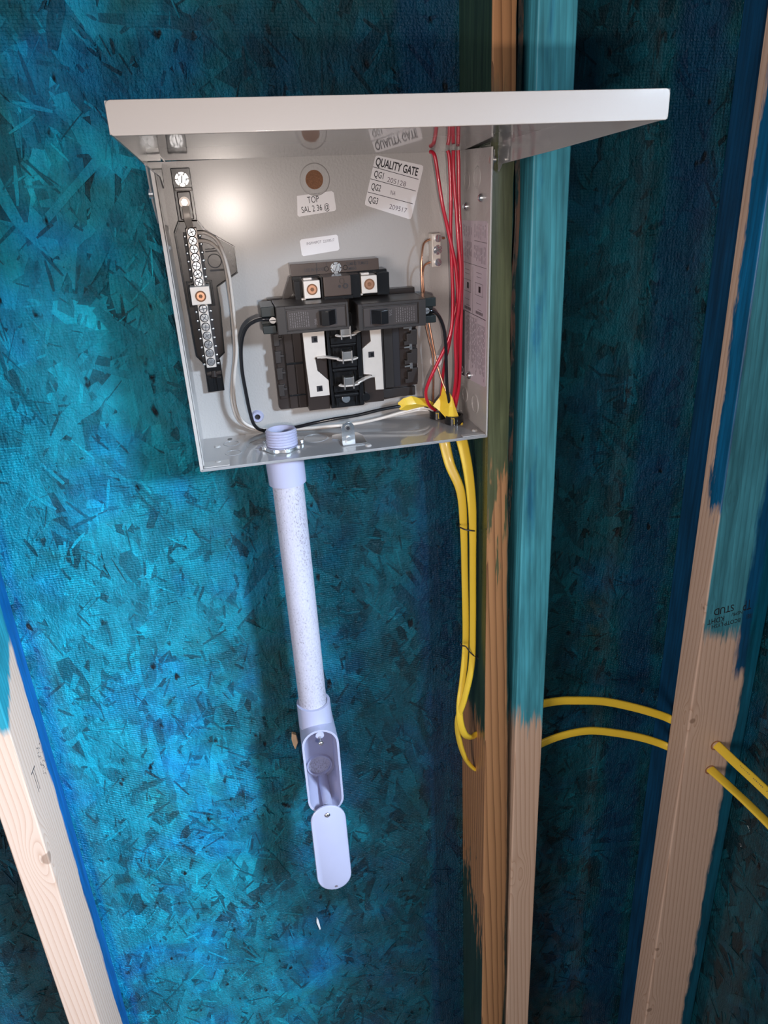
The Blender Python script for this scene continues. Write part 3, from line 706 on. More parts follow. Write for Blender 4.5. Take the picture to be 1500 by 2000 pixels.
for x in (148.5, 168): MB().cyl((x, -20, 172), (x, -20.5, 172), 2.4, 18, inner=2.0).build('plate_ring', M['black_plastic'], bs)
for gx, gw, gz in ((138.3, .5, 167), (148.8, .3, 172), (178, .4, 173)): MB().box(gx, gx+gw, -20.3, -20, gz, 178.5).build('plate_groove', M['ink'], bs)
screw(bs, 158.3, -20.4, 172.3, 4.1, slot=65, cross=False, washer=5.6, d=1.6)
for (x0, x1, z0, z1, cx, cz) in ((121.5, 138, 146.9, 164.2, 129.8, 155.7), (180, 196.4, 147.6, 165, 188.3, 156.5)):
    l_ = MB().box(x0, x1, -40, -21, z0, z1).build('lug', M['tin'], bs, .6)
    MB().cyl((cx, -40.1, cz), (cx, -40.6, cz), 5.4, 24, inner=4.1).build('lug_ring', M['rust'], l_)
    MB().cyl((cx, -39, cz), (cx, -40.4, cz), 4.1, 24).build('lug_screw', M['copper'], l_)
    MB().cyl((cx, -40.3, cz), (cx, -40.9, cz), 2.1, 6).build('lug_socket', M['rust'], l_)
    MB().box(x0+.5, x0+9.5, -36, -30, z1, z1+2.4).build('lug_tongue', M['tin'], l_, .8)
    MB().box(x0-3, x0+2, -37, -31, z0-2.2, z0+.6).build('lug_foot', M['tin'], l_, .8)
mb = MB().box(141, 168.6, -45, -21, 148.2, 167.2); cbx = mb.build('cover_block', M['tan_plastic'], bs, .8)
MB().box(140.5, 170.5, -46, -22, 144.6, 148.4).build('cover_lip', M['black_plastic'], bs, .8)
MB().cyl((156.8, -45, 157.3), (156.8, -45.5, 157.3), 1.5, 14).build('cover_hole', M['ink'], cbx)
MB().cyl((162.8, -45, 157.5), (162.8, -46, 157.5), 2.6, 16, inner=1.6).build('cover_stud', M['ink'], cbx)
MB().cyl((159.5, -45, 162.5), (159.5, -45.3, 162.5), 2.6, 18, inner=2.2).build('cover_ring', M['brown_plastic'], cbx)
# bus bars with square windows (built as pieces round the holes, merged)
def holed(outline, holes, y0, y1, name, mat):
    m = MB().prism(outline, 'y', y0, y1); o = m.build(name, mat, bs, .3)
    for (hx, hz, hw, hh) in holes:
        k = MB().box(hx-hw, hx+hw, y0-.15, y0+.35, hz-hh, hz+hh).build('bus_window', M['ink'], o)
        MB().box(hx-hw*.2, hx+hw*.7, y0-.3, y0-.1, hz-hh*.6, hz+hh*.5).build('bus_window_tab', M['black_plastic'], o)
    return o
holed([(117, 128), (139.8, 128), (139.6, 83.5), (134, 83.5), (134, 85.4), (128.2, 85.4), (128.4, 81), (129.4, 71.3), (140.6, 59.5), (140.5, 43.5), (119.2, 43.4), (117.6, 83)], [(129, 104.4, 3.1, 3.3), (130, 51.8, 3.1, 3.1)], -31, -29.4, 'bus_bar', M['tin'])
holed([(187, 128), (200, 128), (200.4, 43.5), (191.4, 43.9), (191, 58), (188, 58), (188, 61), (178.7, 62.5), (179, 90), (188.6, 97)], [(188.4, 83, 3.2, 3.1)], -31, -29.4, 'bus_bar', M['tin'])
mb = MB().box(117, 140.5, -29.4, -11, 28, 128); mb.box(179, 200.5, -29.4, -11, 30, 128); mb.build('bus_support', M['brown_plastic'], bs, .5)
mb = MB().box(141.5, 178, -27, -11, 27, 128)
for x0, x1 in ((141.5, 144.5), (172.6, 177.6)): mb.box(x0, x1, -34, -26, 30, 128)
for x0, x1 in ((146.8, 148.2), (168.8, 170.2)): mb.box(x0, x1, -31, -26, 30, 128)
for z in (47, 73.5, 98.5): mb.box(145, 172, -36, -26, z, z+7)
for z in (42, 70, 96): mb.cyl((145, -30, z), (172, -30, z), 2.6, 14)
mb.build('centre_column', M['black_plastic'], bs, .6)
MB().cyl((179.5, -28, 38), (179.5, -35, 38), 4.5, 18).build('column_boss', M['black_plastic'], bs)
for i, (z, sx) in enumerate(((110, 1), (85, -1), (57.5, 1))):
    stb = MB().tube([(150.5, -42, z-.8), (153, -43.5, z-1.6), (160, -44, z-1.9), (167, -43.5, z-1.6), (169.8, -42, z-.8)], 1.0, 8, wide=3, up=(0, 0, 1)).build('stab', M['tin'], bs)
    stb['label'] = 'tinned contact stab'
    mb = MB().box(155.5, 164.5, -46, -36, z-1, z+7); mb.box(154.4, 156, -47, -36, z-5.5, z+8); mb.box(164, 165.6, -47, -36, z-5.5, z+8); mb.box(156.5, 163.5, -38, -36, z-5, z)
    mb.build('stab_jaw', M['steel'], stb, .5)
    if sx > 0: pth = [(169, -42, z-.5), (174, -40, z+1), (180, -36, z+2.2), (186, -33, z+2.6)]
    else: pth = [(151.5, -42, z-.3), (146, -40, z+.4), (139, -35, z+1), (130, -33, z+1)]
    MB().tube(pth, 1.1, 8, wide=3, up=(0, 0, 1)).build('stab_arm', M['tin'], stb)
MB().cyl((158, -27, 37.5), (158, -31, 37.5), 4.6, 20).build('column_screw', M['zinc'], bs, .3)
mb = MB().box(150, 168, -28.5, -26, 28.5, 33.5); mb.build('column_foot', M['black_plastic'], bs)

# ------------------------------------------------------------------ breakers
def breaker(label, x0, x1, z0, z1, end, hx0, hx1):
    """end = -1: wire end on the left, +1: on the right"""
    b = thing('circuit_breaker', label, 'circuit breaker', 'circuit breakers')
    MB().box(x0, x1, -66.5, -22.5, z0, z1).build('case', M['breaker'], b, .9)
    f0, f1 = (x0+9, x1-2.6) if end < 0 else (x0+4.4, x1-8)
    iz0, iz1 = z0+3.0, z1-3.0
    mb = MB()
    mb.box(x0+.4, f0, -68.4, -66.4, z0+.3, z1-.3); mb.box(f1, x1-.4, -68.4, -66.4, z0+.3, z1-.3); mb.box(f0-.1, f1+.1, -68.4, -66.4, z0+.3, iz0); mb.box(f0-.1, f1+.1, -68.4, -66.4, iz1, z1-.3)
    mb.build('face_frame', M['breaker'], b, .35)
    MB().box(f0+1.4, f1-1.0, -67.6, -66.3, iz0+1.0, iz1-1.6).build('label_panel', M['breaker_inset'], b, .3)
    # wire end
    e0, e1 = (x0-13.5, x0-.4) if end < 0 else (x1+.4, x1+12.5)
    mb = MB(); cz = (z0+z1)/2-.6
    mb.box(e0, e1, -61, -23, z0+.8, cz-4.2); mb.box(e0, e1, -61, -23, cz+4.2, z1-.4); mb.box(e0, e1, -50, -23, cz-4.6, cz+4.6)
    mb.build('terminal_end', M['breaker_end'], b, .8)
    xs = e1-2.6 if end < 0 else e0+2.4
    sc_ = MB().cyl((xs, -50, cz+.3), (xs, -59.5, cz+.3), 3.7, 16, 3.4).build('terminal_screw', M['steel'], b, .4)
    MB().box(xs-2.8, xs+2.8, -59.8, -59.3, cz, cz+.7).build('screw_slot', M['ink'], sc_)
    # handle
    h = (hx1-hx0); hm = (hx0+hx1)/2
    MB().box(hx0-.6, hx1+.6, -68.2, -67.2, z0+6, z1-6).build('handle_well', M['ink'], b, .2)
    if end < 0: pr = [(hx0, -67.5), (hx1, -67.5), (hx1-3.6, -71.5), (hx0+8.2, -76.5), (hx0+1.0, -75.5)]
    else: pr = [(hx0, -67.5), (hx1, -67.5), (hx1-.6, -75.5), (hx1-8, -76.5), (hx0+3.6, -71.5)]
    MB().prism(pr, 'z', z0+6.6, z1-6.6).build('handle', M['black_plastic'], b, .5)
    if end < 0: MB().box(hx1-5.3, hx1-4.4, -72.0, -68, z0+7.2, z1-7.2).build('handle_stripe', M['tin'], b, .1)
    r2 = 90 if end < 0 else -90
    tx = hx0-6.5 if end < 0 else hx1+2.2
    txt([('20A' , 0, 0, 4.3)], b, M['engrave'], face_y(hx0-2.4 if end < 0 else hx1+1.9, -67.7, (z0+3.2+3.5 if end < 0 else z1-7.4), r2), 1, sx=.9)
    rd = random.Random(int(x0)); mb = MB()
    for k in range(9):
        x = (f0+4+k*2.2) if end < 0 else (hx1+9+k*2.3)
        if x > f1-3: break
        a = iz0+3; 
        while a < iz1-4:
            c = a+rd.uniform(.6, 2.6); mb.box(x, x+.55, -67.72, -67.6, a, min(c, iz1-3.4)); a = c+rd.uniform(.5, 1.2)
    mb.build('label_print', M['engrave'], b, kind='stuff')
    return b
breaker('left black circuit breaker with the black wire entering its left end', 89.4, 160.6, 119, 146, -1, 131.4, 147.7)
breaker('right black circuit breaker with the black wire leaving its right end', 169.6, 239.6, 115.8, 142.2, 1, 182.4, 199.3)

# ------------------------------------------------------------------ ground bar
gb = thing('ground_bar', 'small three-screw ground bar at the upper right of the back panel', 'terminal bar')
MB().box(260.9, 270.4, -19, -6, 165.6, 198.6).build('bar', M['tin'], gb, .6)
MB().box(261.6, 269.6, -6.2, -.3, 176, 188).build('standoff', M['zinc'], gb)
screw(gb, 267, -19, 194, 4.0, slot=80, cross=False, d=3.4)
screw(gb, 266.9, -19, 182.8, 3.7, slot=30, cross=True, washer=4.9)
screw(gb, 266.7, -19, 170.5, 4.0, slot=-40, cross=False, d=3.4)

# ------------------------------------------------------------------ wires inside the box (box millimetres)
def wire(name, label, mat, pts, r, group, cat='wire', mat4=BOX):
    o = MB().tube(pts, r, 10).build(name, mat)
    return tag(o, label, cat, group, mat4)
G = 'loose red wires'
wire('red_wire', 'leftmost red wire, crossing the bundle from upper left', M['red'], [(255, -38, 274), (257.5, -44, 270), (261, -44, 250), (264.6, -45, 226.7), (269.4, -45, 206.7), (274, -46, 186), (278, -47, 165), (280, -48, 133), (279.5, -47, 100), (279.4, -44, 53), (278.6, -40, 10)], 1.85, G)
wire('red_wire', 'red wire curving left at the bottom in front of the round white plug', M['red'], [(270.5, -44, 274), (271.8, -45, 268), (273, -45, 245), (273.3, -45, 226), (273.3, -44, 201), (274.6, -44, 165), (275.2, -45, 133), (273.2, -46, 106), (266.4, -47, 88), (256.6, -46, 69), (248.2, -43, 50), (246, -38, 36), (252, -28, 20), (262, -20, 9)], 1.85, G)
wire('red_wire', 'red wire running down the middle of the bundle', M['red'], [(273.8, -52, 274), (274.2, -50, 262), (275.8, -49, 240), (277, -50, 226), (278.4, -52, 196), (281, -53, 165), (280, -52, 133), (276.6, -49, 100), (277.4, -49, 66), (277, -46, 42), (273.8, -38, 10)], 1.85, G)
wire('red_wire', 'red wire nearest the right wall of the box', M['red'], [(279.6, -48, 274), (280.2, -48, 262), (281, -47, 226), (282.6, -48, 196), (284, -48, 165), (283.6, -48, 133), (283, -48, 100), (283, -46, 66), (282, -43, 36), (277.5, -40, 10)], 1.85, G)
wire('red_wire', 'short red wire strand slanting behind the black wire', M['red'], [(284, -34, 274), (284.6, -34, 200), (284.2, -34, 160), (283, -35, 131), (278, -35, 109), (274.4, -34, 86.5), (270.6, -32, 69), (268.4, -28, 46.8), (268, -22, 9)], 1.7, G)
wire('black_wire', 'black wire looping from the left breaker down to the box floor', M['black_wire'], [(88, -54, 131.6), (80, -56, 133.4), (70, -50, 131.5), (60, -44, 124), (53.5, -41, 108), (51, -40, 84), (51.8, -40, 60), (53.5, -38, 36), (56.8, -34, 20), (66, -26, 10.5), (84, -20, 8.6), (102, -22, 9), (120, -26, 12.5), (145, -28, 15.4), (170, -29, 17), (196, -30, 20.6), (222, -29, 22), (243, -26, 20.5), (258, -20, 9)], 1.9, 'black wires')
wire('black_wire', 'black wire from the right breaker down to the cable clamp', M['black_wire'], [(242, -56, 127.6), (250, -56, 127.4), (258, -52, 120.5), (263.6, -50, 107.4), (265.8, -49, 90.4), (267, -47, 67), (268.4, -45, 42), (271.5, -43, 24), (273.5, -42, 9)], 1.8, 'black wires')
wire('white_wire', 'outer white wire looping from the top of the neutral bar', M['white_wire'], [(22, -18, 213), (28, -20, 213.4), (35, -20, 212.3), (43.8, -20, 205.3), (48.6, -20, 190.8), (51, -20, 171.4), (51, -20, 151.7), (50, -20, 116), (48, -20, 95), (43, -20, 74), (40, -20, 56), (39.4, -19, 40), (42, -17, 26), (49, -14, 15.4), (62, -12, 8.5), (84, -12, 5), (102, -16, 4.8), (132, -24, 6.4), (168, -28, 7.2), (196, -28, 10), (223, -26, 14), (247, -24, 15.5), (262, -20, 8)], 1.75, 'white wires')
wire('white_wire', 'inner white wire from the second screw of the neutral bar', M['white_wire'], [(22, -17, 205.6), (28.5, -19, 206), (37, -18, 203.6), (44.8, -17, 194.9), (48.2, -16, 181.2), (48.6, -15, 163.6), (48.4, -15, 130), (46, -15, 95), (40.5, -16, 70), (36.8, -17, 50), (37.4, -16, 32), (42, -13, 19), (53, -9, 9), (68, -8, 4.4), (90, -8, 3), (118, -16, 3.2), (150, -22, 5.2), (190, -24, 8), (222, -22, 11), (246, -20, 12), (266, -18, 7)], 1.75, 'white wires')
wire('copper_wire', 'bare copper ground wire at the top screw of the ground bar', M['copper'], [(277, -12, 193), (268, -12, 193.4), (258, -13, 192), (252.5, -16, 188), (249.4, -20, 175.4), (248.6, -21, 162.7), (248.9, -21, 141.9), (250, -20, 122), (252.4, -21, 106.8), (256, -22, 87.9), (258.8, -23, 73.4), (259.4, -23, 49.2), (259.4, -21, 24), (261, -18, 9)], 1.1, 'copper ground wires')
wire('copper_wire', 'bare copper ground wire at the bottom screw of the ground bar', M['copper'], [(266, -11, 170), (259, -12, 169.6), (253, -15, 166.6), (250.8, -18, 159.3), (250.6, -19, 150), (251.3, -19, 141.7), (253, -18, 125), (256.3, -20, 107.6), (259, -22, 90), (262.6, -25, 67.1), (266, -32, 48.5), (270, -38, 34), (274, -41, 9)], 1.1, 'copper ground wires')

# torn cable sheath at the clamps, cable clamps
def sheet(pts, tris, name, label, mat):
    me = bpy.data.meshes.new(name); me.from_pydata([tuple(c*mm for c in p) for p in pts], [], tris)
    me.materials.append(mat); o = bpy.data.objects.new(name, me); C.objects.link(o)
    for f in me.polygons: f.use_smooth = False
    sub = o.modifiers.new('s', 'SOLIDIFY'); sub.thickness = .0006
    return o
cl1 = None
def cable(name, label, pts, up, wide, r, group, extra=None):
    root = thing(name, label, 'cable', group, ID)
    o = MB().tube([(a*1000, b*1000, c*1000) for a, b, c in pts], r, 14, wide=wide, up=up).build('sheath', M['yellow'], root)
    return root
GC = 'yellow flat cables'
def lerpup(a, b): 
    a = Vector(a); b = Vector(b)
    return lambda u: a.lerp(b, min(1, max(0, u)))
c1 = cable('yellow_cable', 'yellow flat cable leaving the box under the rear clamp, upper post hole', [(0.2650, -0.018, 0.0), (0.2700, -0.020, -0.022), (0.2745, -0.030, -0.0514), (0.2842, -0.040, -0.0823), (0.2868, -0.043, -0.1273), (0.2878, -0.044, -0.19), (0.2872, -0.049, -0.28), (0.2812, -0.055, -0.335), (0.2752, -0.061, -0.366), (0.2742, -0.066, -0.392), (0.2800, -0.066, -0.414), (0.2895, -0.060, -0.4258), (0.300, -0.054, -0.4287), (0.31, -0.05, -0.430)], lerpup((-.25, -1, 0), (-.6, -1, 0)), lambda u: 7.4-3.2*min(1, u/.35)+1.2*max(0, u-.6)/.4, 2.4, GC)
c2 = cable('yellow_cable', 'yellow flat cable leaving the box under the front clamp, lower post hole', [(0.2790, -0.044, 0.0), (0.2840, -0.046, -0.0182), (0.2885, -0.054, -0.050), (0.2912, -0.059, -0.085), (0.2925, -0.060, -0.1196), (0.2928, -0.060, -0.1803), (0.2930, -0.060, -0.255), (0.2905, -0.063, -0.31), (0.2805, -0.066, -0.355), (0.2722, -0.062, -0.393), (0.2758, -0.056, -0.432), (0.2855, -0.051, -0.468), (0.2985, -0.049, -0.4915), (0.308, -0.049, -0.495)], lerpup((.15, -1, 0), (-1.2, -.5, 0)), lambda u: 7.2-3.1*min(1, u/.35), 2.4, GC)
c3 = cable('yellow_cable', 'upper yellow cable arching from the teal stud to the right-hand stud', [(0.374, -0.050, -0.4035), (0.3967, -0.050, -0.4002), (0.42, -0.050, -0.4005), (0.44, -0.050, -0.4037), (0.4861, -0.050, -0.4145), (0.5342, -0.050, -0.4346), (0.575, -0.052, -0.4545), (0.5909, -0.058, -0.462), (0.606, -0.078, -0.4645), (0.6185, -0.105, -0.4640), (0.6215, -0.120, -0.4645), (0.6255, -0.150, -0.4665), (0.6320, -0.185, -0.4700), (0.640, -0.235, -0.4755), (0.646, -0.30, -0.482)], lambda u: Vector((0, -1, 0)).lerp(Vector((-.7, -.3, .8)), max(0, (u-.62)/.2) if u < .82 else 1), 6.2, 2.6, GC)
txt([('12/2 WITH GROUND', 0, 0, 4.6)], c3, M['greyink'], Matrix.Translation((0, 0, 0)) @ face_y(441, -52.4, -405.2, -10), 1, sx=0, name='printing') if False else None
c4 = cable('yellow_cable', 'lower yellow cable arching from the teal stud to the right-hand stud', [(0.374, -0.050, -0.478), (0.3967, -0.050, -0.4681), (0.4281, -0.050, -0.4606), (0.4665, -0.050, -0.4607), (0.5064, -0.050, -0.4727), (0.5476, -0.050, -0.4897), (0.575, -0.053, -0.5025), (0.590, -0.062, -0.5075), (0.604, -0.080, -0.5075), (0.6145, -0.105, -0.5055), (0.6175, -0.120, -0.5050), (0.6230, -0.145, -0.5075), (0.6330, -0.180, -0.5140), (0.6440, -0.225, -0.5240), (0.650, -0.29, -0.537)], lambda u: Vector((0, -1, 0)).lerp(Vector((-.25, .75, .75)), max(0, (u-.62)/.2) if u < .82 else 1), 6.0, 2.6, GC)
txt([('W/ GROUND  NMB', 0, 0, 5.2, 44)], c4, M['greyink'], face_y(393, -52.3, -473.5, 15), 1, sx=.55, name='printing')
mb = MB(); rr = random.Random(6)
for k in range(34):
    if k % 9 in (7, 8): continue
    u = k/33; p = Vector((627.5, -157, -467)).lerp(Vector((640, -235, -475.5)), u)
    nrm = Vector((-.45, -.35, .75)).normalized(); p += nrm*2.9
    q = rr.uniform(.25, .5); mb.box(p.x-q, p.x+q, p.y-.35, p.y+.35, p.z-q*1.6, p.z+q*1.6)
mb.build('printing', M['greyink'], c3, kind='stuff')
# torn sheath inside the box (parts of the cables; given in world space)
def flap(parent, pts, tris, name='torn_sheath'):
    vs = [BOX @ (Vector(p)*mm) for p in pts]
    me = bpy.data.meshes.new(name); me.from_pydata([tuple(v) for v in vs], [], tris); me.materials.append(M['yellow'])
    o = bpy.data.objects.new(name, me); C.objects.link(o); o.parent = parent
    md = o.modifiers.new('solid', 'SOLIDIFY'); md.thickness = .0007
    md = o.modifiers.new('sub', 'SUBSURF'); md.levels = 1; md.render_levels = 2; md.subdivision_type = 'SIMPLE'
    return o
flap(c1, [(216.5, -28, 25.5), (222, -30, 30.5), (231, -31, 32.8), (240, -28, 28.5), (249, -25, 26.4), (258, -22, 20), (264, -19, 8), (252, -27, 18), (236, -33, 24), (224, -34, 24), (218, -30, 18.2), (229, -26, 15.4), (246, -22, 15.6), (258, -20, 12)],
     [(0, 1, 9), (1, 2, 8, 9), (2, 3, 8), (3, 4, 7, 8), (4, 5, 7), (5, 6, 7), (0, 9, 10), (9, 8, 11, 10), (8, 7, 12, 11), (7, 6, 13, 12)])
flap(c2, [(267.3, -34, 41.5), (271, -40, 37), (275.2, -44, 30), (277.2, -46, 19.8), (281.5, -49, 6), (283, -45, 5), (269, -47, 5.2), (262.8, -36, 13), (255, -34, 20), (265.5, -31, 29.5), (270.5, -46, 20)],
     [(0, 1, 9), (1, 2, 10, 9), (2, 3, 10), (3, 4, 6, 10), (4, 5, 6), (9, 10, 7), (10, 6, 7), (9, 7, 8)])
for lab, x, y, cpar in (('black plastic cable clamp ring nearer the back panel on the box floor', 266.5, -18, None), ('black plastic cable clamp ring nearer the front edge of the box floor', 277, -43, None)):
    cc_ = thing('cable_clamp', lab, 'cable clamp', 'cable clamps')
    MB().cyl((x, y, 0.2), (x, y, 9.6), 10.6, 28, 10.2, inner=7.6).build('collar', M['black_plastic'], cc_)
    MB().cyl((x, y, -4.5), (x, y, 0.1), 8.2, 24, inner=7.4).build('snap_neck', M['black_plastic'], cc_)
    mb = MB().box(x-3.8, x-3.2, y-10.9, y-10.4, 2, 8.5); mb.box(x-6.5, x-3.2, y-10.9, y-9.6, 8.2, 8.8); mb.build('clip_glint', M['yellow'], cc_)  # yellow lines paint in the reflections on the moulded collar
    MB().box(x-7, x+7, y+1.2, y+6.6, 1, 8.5).build('wedge', M['black_plastic'], cc_, .4)

# ties round the cable pair
for lab, x, y, z, dx, dz in (('upper dark tie round the pair of yellow cables', 288.3, -54, -123, 9.0, -2.2), ('lower loose dark tie twisted round the yellow cables', 288.5, -56, -290, 9.6, -11)):
    pts = [(x-dx, y, z-dz*.6), (x-dx*.6, y-7, z-dz*.9+(-1)), (x, y-9, z), (x+dx*.7, y-8, z+dz*.7), (x+dx, y, z+dz), (x+dx*.5, y+12, z+dz*.4), (x-dx*.4, y+14, z), (x-dx, y+5, z-dz*.4), (x-dx-1, y-2, z-dz*.6)]
    if z < -200: pts = [(x-dx-2.5, y-6, z+13)]+pts[:5]+[(x+dx+2.5, y-4, z+dz-4)]
    tag(MB().tube(pts, .8, 8).build('cable_tie', M['tie']), lab, 'cable tie', 'cable ties')

# ------------------------------------------------------------------ conduit
CX, CY = 86.2, -56.0
ad = thing('conduit_adapter', 'grey plastic threaded adapter poking up through the box floor', 'conduit fitting', None, ID)
nx, ny = 84.0, -55.0
b0 = BOX @ Vector((82.4*mm, -55.5*mm, 0)); ax, ay, az = b0.x*1000, b0.y*1000, b0.z*1000
mb = MB().cyl((ax, ay, az-6), (ax, ay, az+20), 15.2, 40, inner=13.2)
for k in range(6):
    z = az+2.0+k*2.9; mb.cyl((ax, ay, z), (ax, ay, z+1.3), 15.2, 40, 16.7, inner=15.0); mb.cyl((ax, ay, z+1.3), (ax, ay, z+2.4), 16.7, 40, 15.3, inner=15.0)
mb.build('threaded_neck', M['pvc'], ad)
mb = MB().cyl((ax+.5, ay, az-7), (ax+1.5, ay, az-40), 20.6, 40, 20.2, inner=17.4); mb.cyl((ax+.5, ay, az-2.4), (ax+.5, ay, az-7.2), 20.6, 40, inner=13); mb.build('socket', M['pvc'], ad)
ln = thing('locknut', 'zinc locknut round the threaded adapter on the box floor', 'locknut')
mb = MB().cyl((82.4, -55.5, 0.3), (82.4, -55.5, 3.6), 20.5, 40, 20.0, inner=16.9); mb.build('ring', M['zinc'], ln, .3)
mb = MB()
for k in range(8):
    a = R(k*45+10); c_, s_ = math.cos(a), math.sin(a)
    p = [(82.4+19.5*math.cos(a-.14), -55.5+19.5*math.sin(a-.14)), (82.4+22.6*math.cos(a-.11), -55.5+22.6*math.sin(a-.11)), (82.4+22.6*math.cos(a+.11), -55.5+22.6*math.sin(a+.11)), (82.4+19.5*math.cos(a+.14), -55.5+19.5*math.sin(a+.14))]
    mb.prism(p, 'z', .6, 4.4)
mb.build('lugs', M['zinc'], ln, .4)
pipe = MB().cyl((ax+1.2, ay, az-12), (88.0, -55.5, -356), 17.0, 48, 17.0, inner=14.5).build('conduit_pipe', M['pipe'])
tag(pipe, 'straight dusty grey plastic conduit pipe below the box', 'pipe')
# conduit body
cb = thing('conduit_elbow', 'grey plastic conduit body with an open oval front below the pipe', 'conduit fitting', None, ID)
mb = MB().cyl((88.3, -55.5, -331), (88.8, -55.5, -363), 20.6, 44, 21.2, inner=17.3); mb.build('socket', M['pvc'], cb)
# housing: stadium tube opening to the front
def stad(cx, cz, hw, hz, n=14):
    return [(cx+hw*math.cos(a), cz+(hz-hw)+hw*math.sin(a)) for a in [math.pi*i/n for i in range(n+1)]]+[(cx+hw*math.cos(a), cz-(hz-hw)+hw*math.sin(a)) for a in [math.pi+math.pi*i/n for i in range(n+1)]]
cx, cz = 90.2, -416.5
YR, YB = -87.5, -26.0
mb = MB()
o1 = stad(cx, cz, 22.6, 66); o2 = stad(cx, cz-1, 22.0, 63); i1 = stad(cx, cz, 19.9, 63.2); i2 = stad(cx, cz, 18.4, 58)
n = len(o1)
vs = [(x, YR, z) for x, z in o1]+[(x, YB, z) for x, z in o2]+[(x, YB+4, z) for x, z in i2]
vs = [(x, YR, z) for x, z in i1]+[(x, YR, z) for x, z in o1]+[(x, YB, z) for x, z in o2]
mb.add(vs, [(k*n+i, k*n+(i+1) % n, (k+1)*n+(i+1) % n, (k+1)*n+i) for k in (0, 1) for i in range(n)]+[tuple(2*n+i for i in range(n))])
vs = [(x, YR, z) for x, z in i1]+[(x, YR+2, z) for x, z in i1]+[(x, YB-5, z) for x, z in i2]
mb.add(vs, [(k*n+i, k*n+(i+1) % n, (k+1)*n+(i+1) % n, (k+1)*n+i) for k in (0, 1) for i in range(n)]+[tuple(2*n+i for i in range(n))[::-1]])
mb.build('housing', M['pvc'], cb)
MB().cyl((88.8, YB-8.4, -452), (88.8, YB-4.6, -452), 16.6, 40, 17.5, inner=15.0).build('hub_step', M['pvc'], cb)
MB().cyl((88.8, YB-5.2, -452), (88.8, YB-4.9, -452), 14.1, 36).build('hub_bore', M['pipe'], cb)
MB().cyl((88.8, YB+1, -452), (88.8, 10.5, -452), 19, 36).build('rear_hub', M['pvc'], cb)
MB().cyl((91.5, YB-5, -473.5), (92.0, YR+3, -474.5), 6.6, 24, 6.2).build('screw_boss', M['pvc'], cb)
MB().cyl((90.6, YR+16, -359), (90.6, YR+1.0, -359.2), 5.2, 20).build('screw_boss', M['pvc'], cb)
def tinyscrew(parent, x, y, z, tilt=0):
    o = MB().cyl((x, y+10, z+2.0), (x, y, z), 1.7, 12).build('screw', M['steel'], parent)
    MB().ball((x, y-.6, z), 3.3, .7, 14).build('screw_head', M['steel'], o)
    m = MB().box(x-2.2, x+2.2, y-3.0, y-2.5, z-.4, z+.4); m.box(x-.4, x+.4, y-3.0, y-2.5, z-2.2, z+2.2); m.build('screw_cross', M['greyink'], o)
    return o
tinyscrew(cb, 90.4, YR-7.5, -363.5)
# cover hanging from its lower screw, tilting forward at the bottom
cov = stad(0, -60.5, 22.4, 64)
th = math.atan2(16, 124)
def cw(x, d, y):     # cover space -> world
    return (90.0+x-.03*d*0, -92.5+math.sin(th)*d*1.0+y, -467.5+d*math.cos(th))
m_ = MB(); n = len(cov)
vs = []
for yy, sc in ((0, 1.0), (-2.0, 1.0), (-3.2, .965)):
    vs += [cw(x*sc+.0, (z+60.5)*sc-60.5, yy) for x, z in cov]
m_.add(vs, [(k*n+i, k*n+(i+1) % n, (k+1)*n+(i+1) % n, (k+1)*n+i) for k in (0, 1) for i in range(n)]+[tuple(range(n))[::-1], tuple(2*n+i for i in range(n))])
cvo = m_.build('cover', M['pvc'], cb)
a_ = cw(0, -8.5, -3.2); b_ = cw(1, -119, -3.2)
hd = MB().ball((a_[0]-.5, a_[1]-.6, a_[2]), 3.6, .6, 14).build('cover_screw', M['steel'], cvo)
MB().box(a_[0]-2.6, a_[0]+1.6, a_[1]-3.1, a_[1]-2.6, a_[2]-.4, a_[2]+.4).build('screw_slot', M['greyink'], cvo)
MB().cyl((b_[0], b_[1]+1, b_[2]), (b_[0], b_[1]-.15, b_[2]), 2.0, 16).build('cover_hole', M['greyink'], cvo)
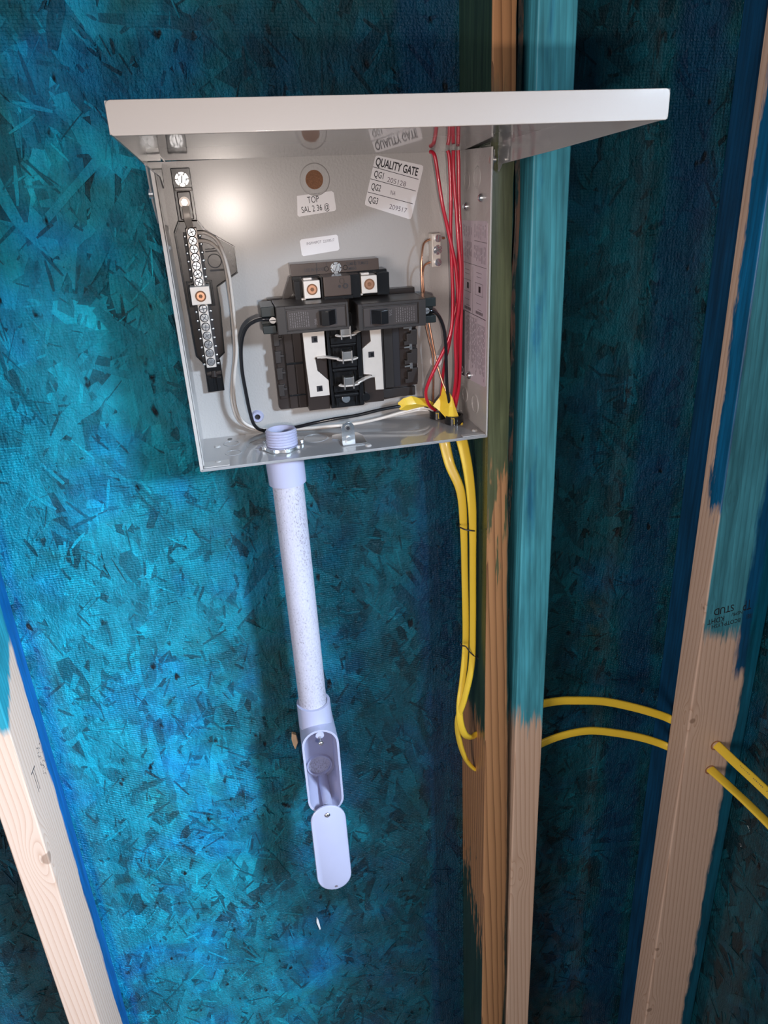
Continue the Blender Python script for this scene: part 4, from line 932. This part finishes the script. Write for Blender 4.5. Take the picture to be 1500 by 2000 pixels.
tb_ = MB().cyl((91.8, YR+4, -474.5), (90.4, -91.5, -475), 1.9, 12).build('cover_screw_shank', M['steel'], cb)
# small debris
tag(MB().prism([(62, -786), (64.5, -792), (66.5, -812), (64.5, -813), (61, -796)], 'y', 7.6, 10.4).build('paint_chip', M['paper'], bevel=.3), 'tiny white paint chip stuck to the blue wall below the conduit cover', 'chip')
tag(MB().prism([(58, -424), (63.5, -427), (65, -440), (60, -452), (57.5, -443), (56.4, -434)], 'y', 4, 10.4).build('wood_chip', M['splinter'], bevel=1.2), 'small brown bit of torn wood left of the conduit body', 'chip')
rr = random.Random(12); sp = thing('wood_splinters', 'pale torn splinters lying on the bottom plate beside the right-hand stud', 'splinter', None, ID)
for k in range(14):
    x = 560+rr.uniform(-12, 36); y = -40+rr.uniform(-14, 14); z = ZB+.2+rr.uniform(0, 3); a = rr.uniform(0, 3.1); L = rr.uniform(7, 18)
    MB().tube([(x-L*math.cos(a), y-L*.6*math.sin(a), z+1), (x, y+rr.uniform(-2, 2), z+rr.uniform(3, 9)), (x+L*math.cos(a), y+L*.6*math.sin(a), z+rr.uniform(0, 6))], .8, 6, wide=rr.uniform(1.5, 3.4), up=(0, .3, 1), sub=4).build('splinter', M['splinter'], sp)

# ------------------------------------------------------------------ put every thing's origin at its base
bpy.context.view_layer.update()
def base_origin(root):
    kids = [c for c in root.children_recursive if c.type == 'MESH']
    pts = []
    for c in kids:
        mw = c.matrix_world
        pts += [mw @ Vector(b) for b in c.bound_box]
    lo = Vector((min(p.x for p in pts), min(p.y for p in pts), min(p.z for p in pts))); hi = Vector((max(p.x for p in pts), max(p.y for p in pts), max(p.z for p in pts)))
    new = root.matrix_world.copy(); new.translation = Vector(((lo.x+hi.x)/2, (lo.y+hi.y)/2, lo.z))
    delta = new.inverted() @ root.matrix_world
    for ch in root.children: ch.matrix_parent_inverse = delta.copy()
    root.matrix_world = new
for o in list(C.objects):
    if o.type == 'EMPTY' and o.parent is None: base_origin(o)
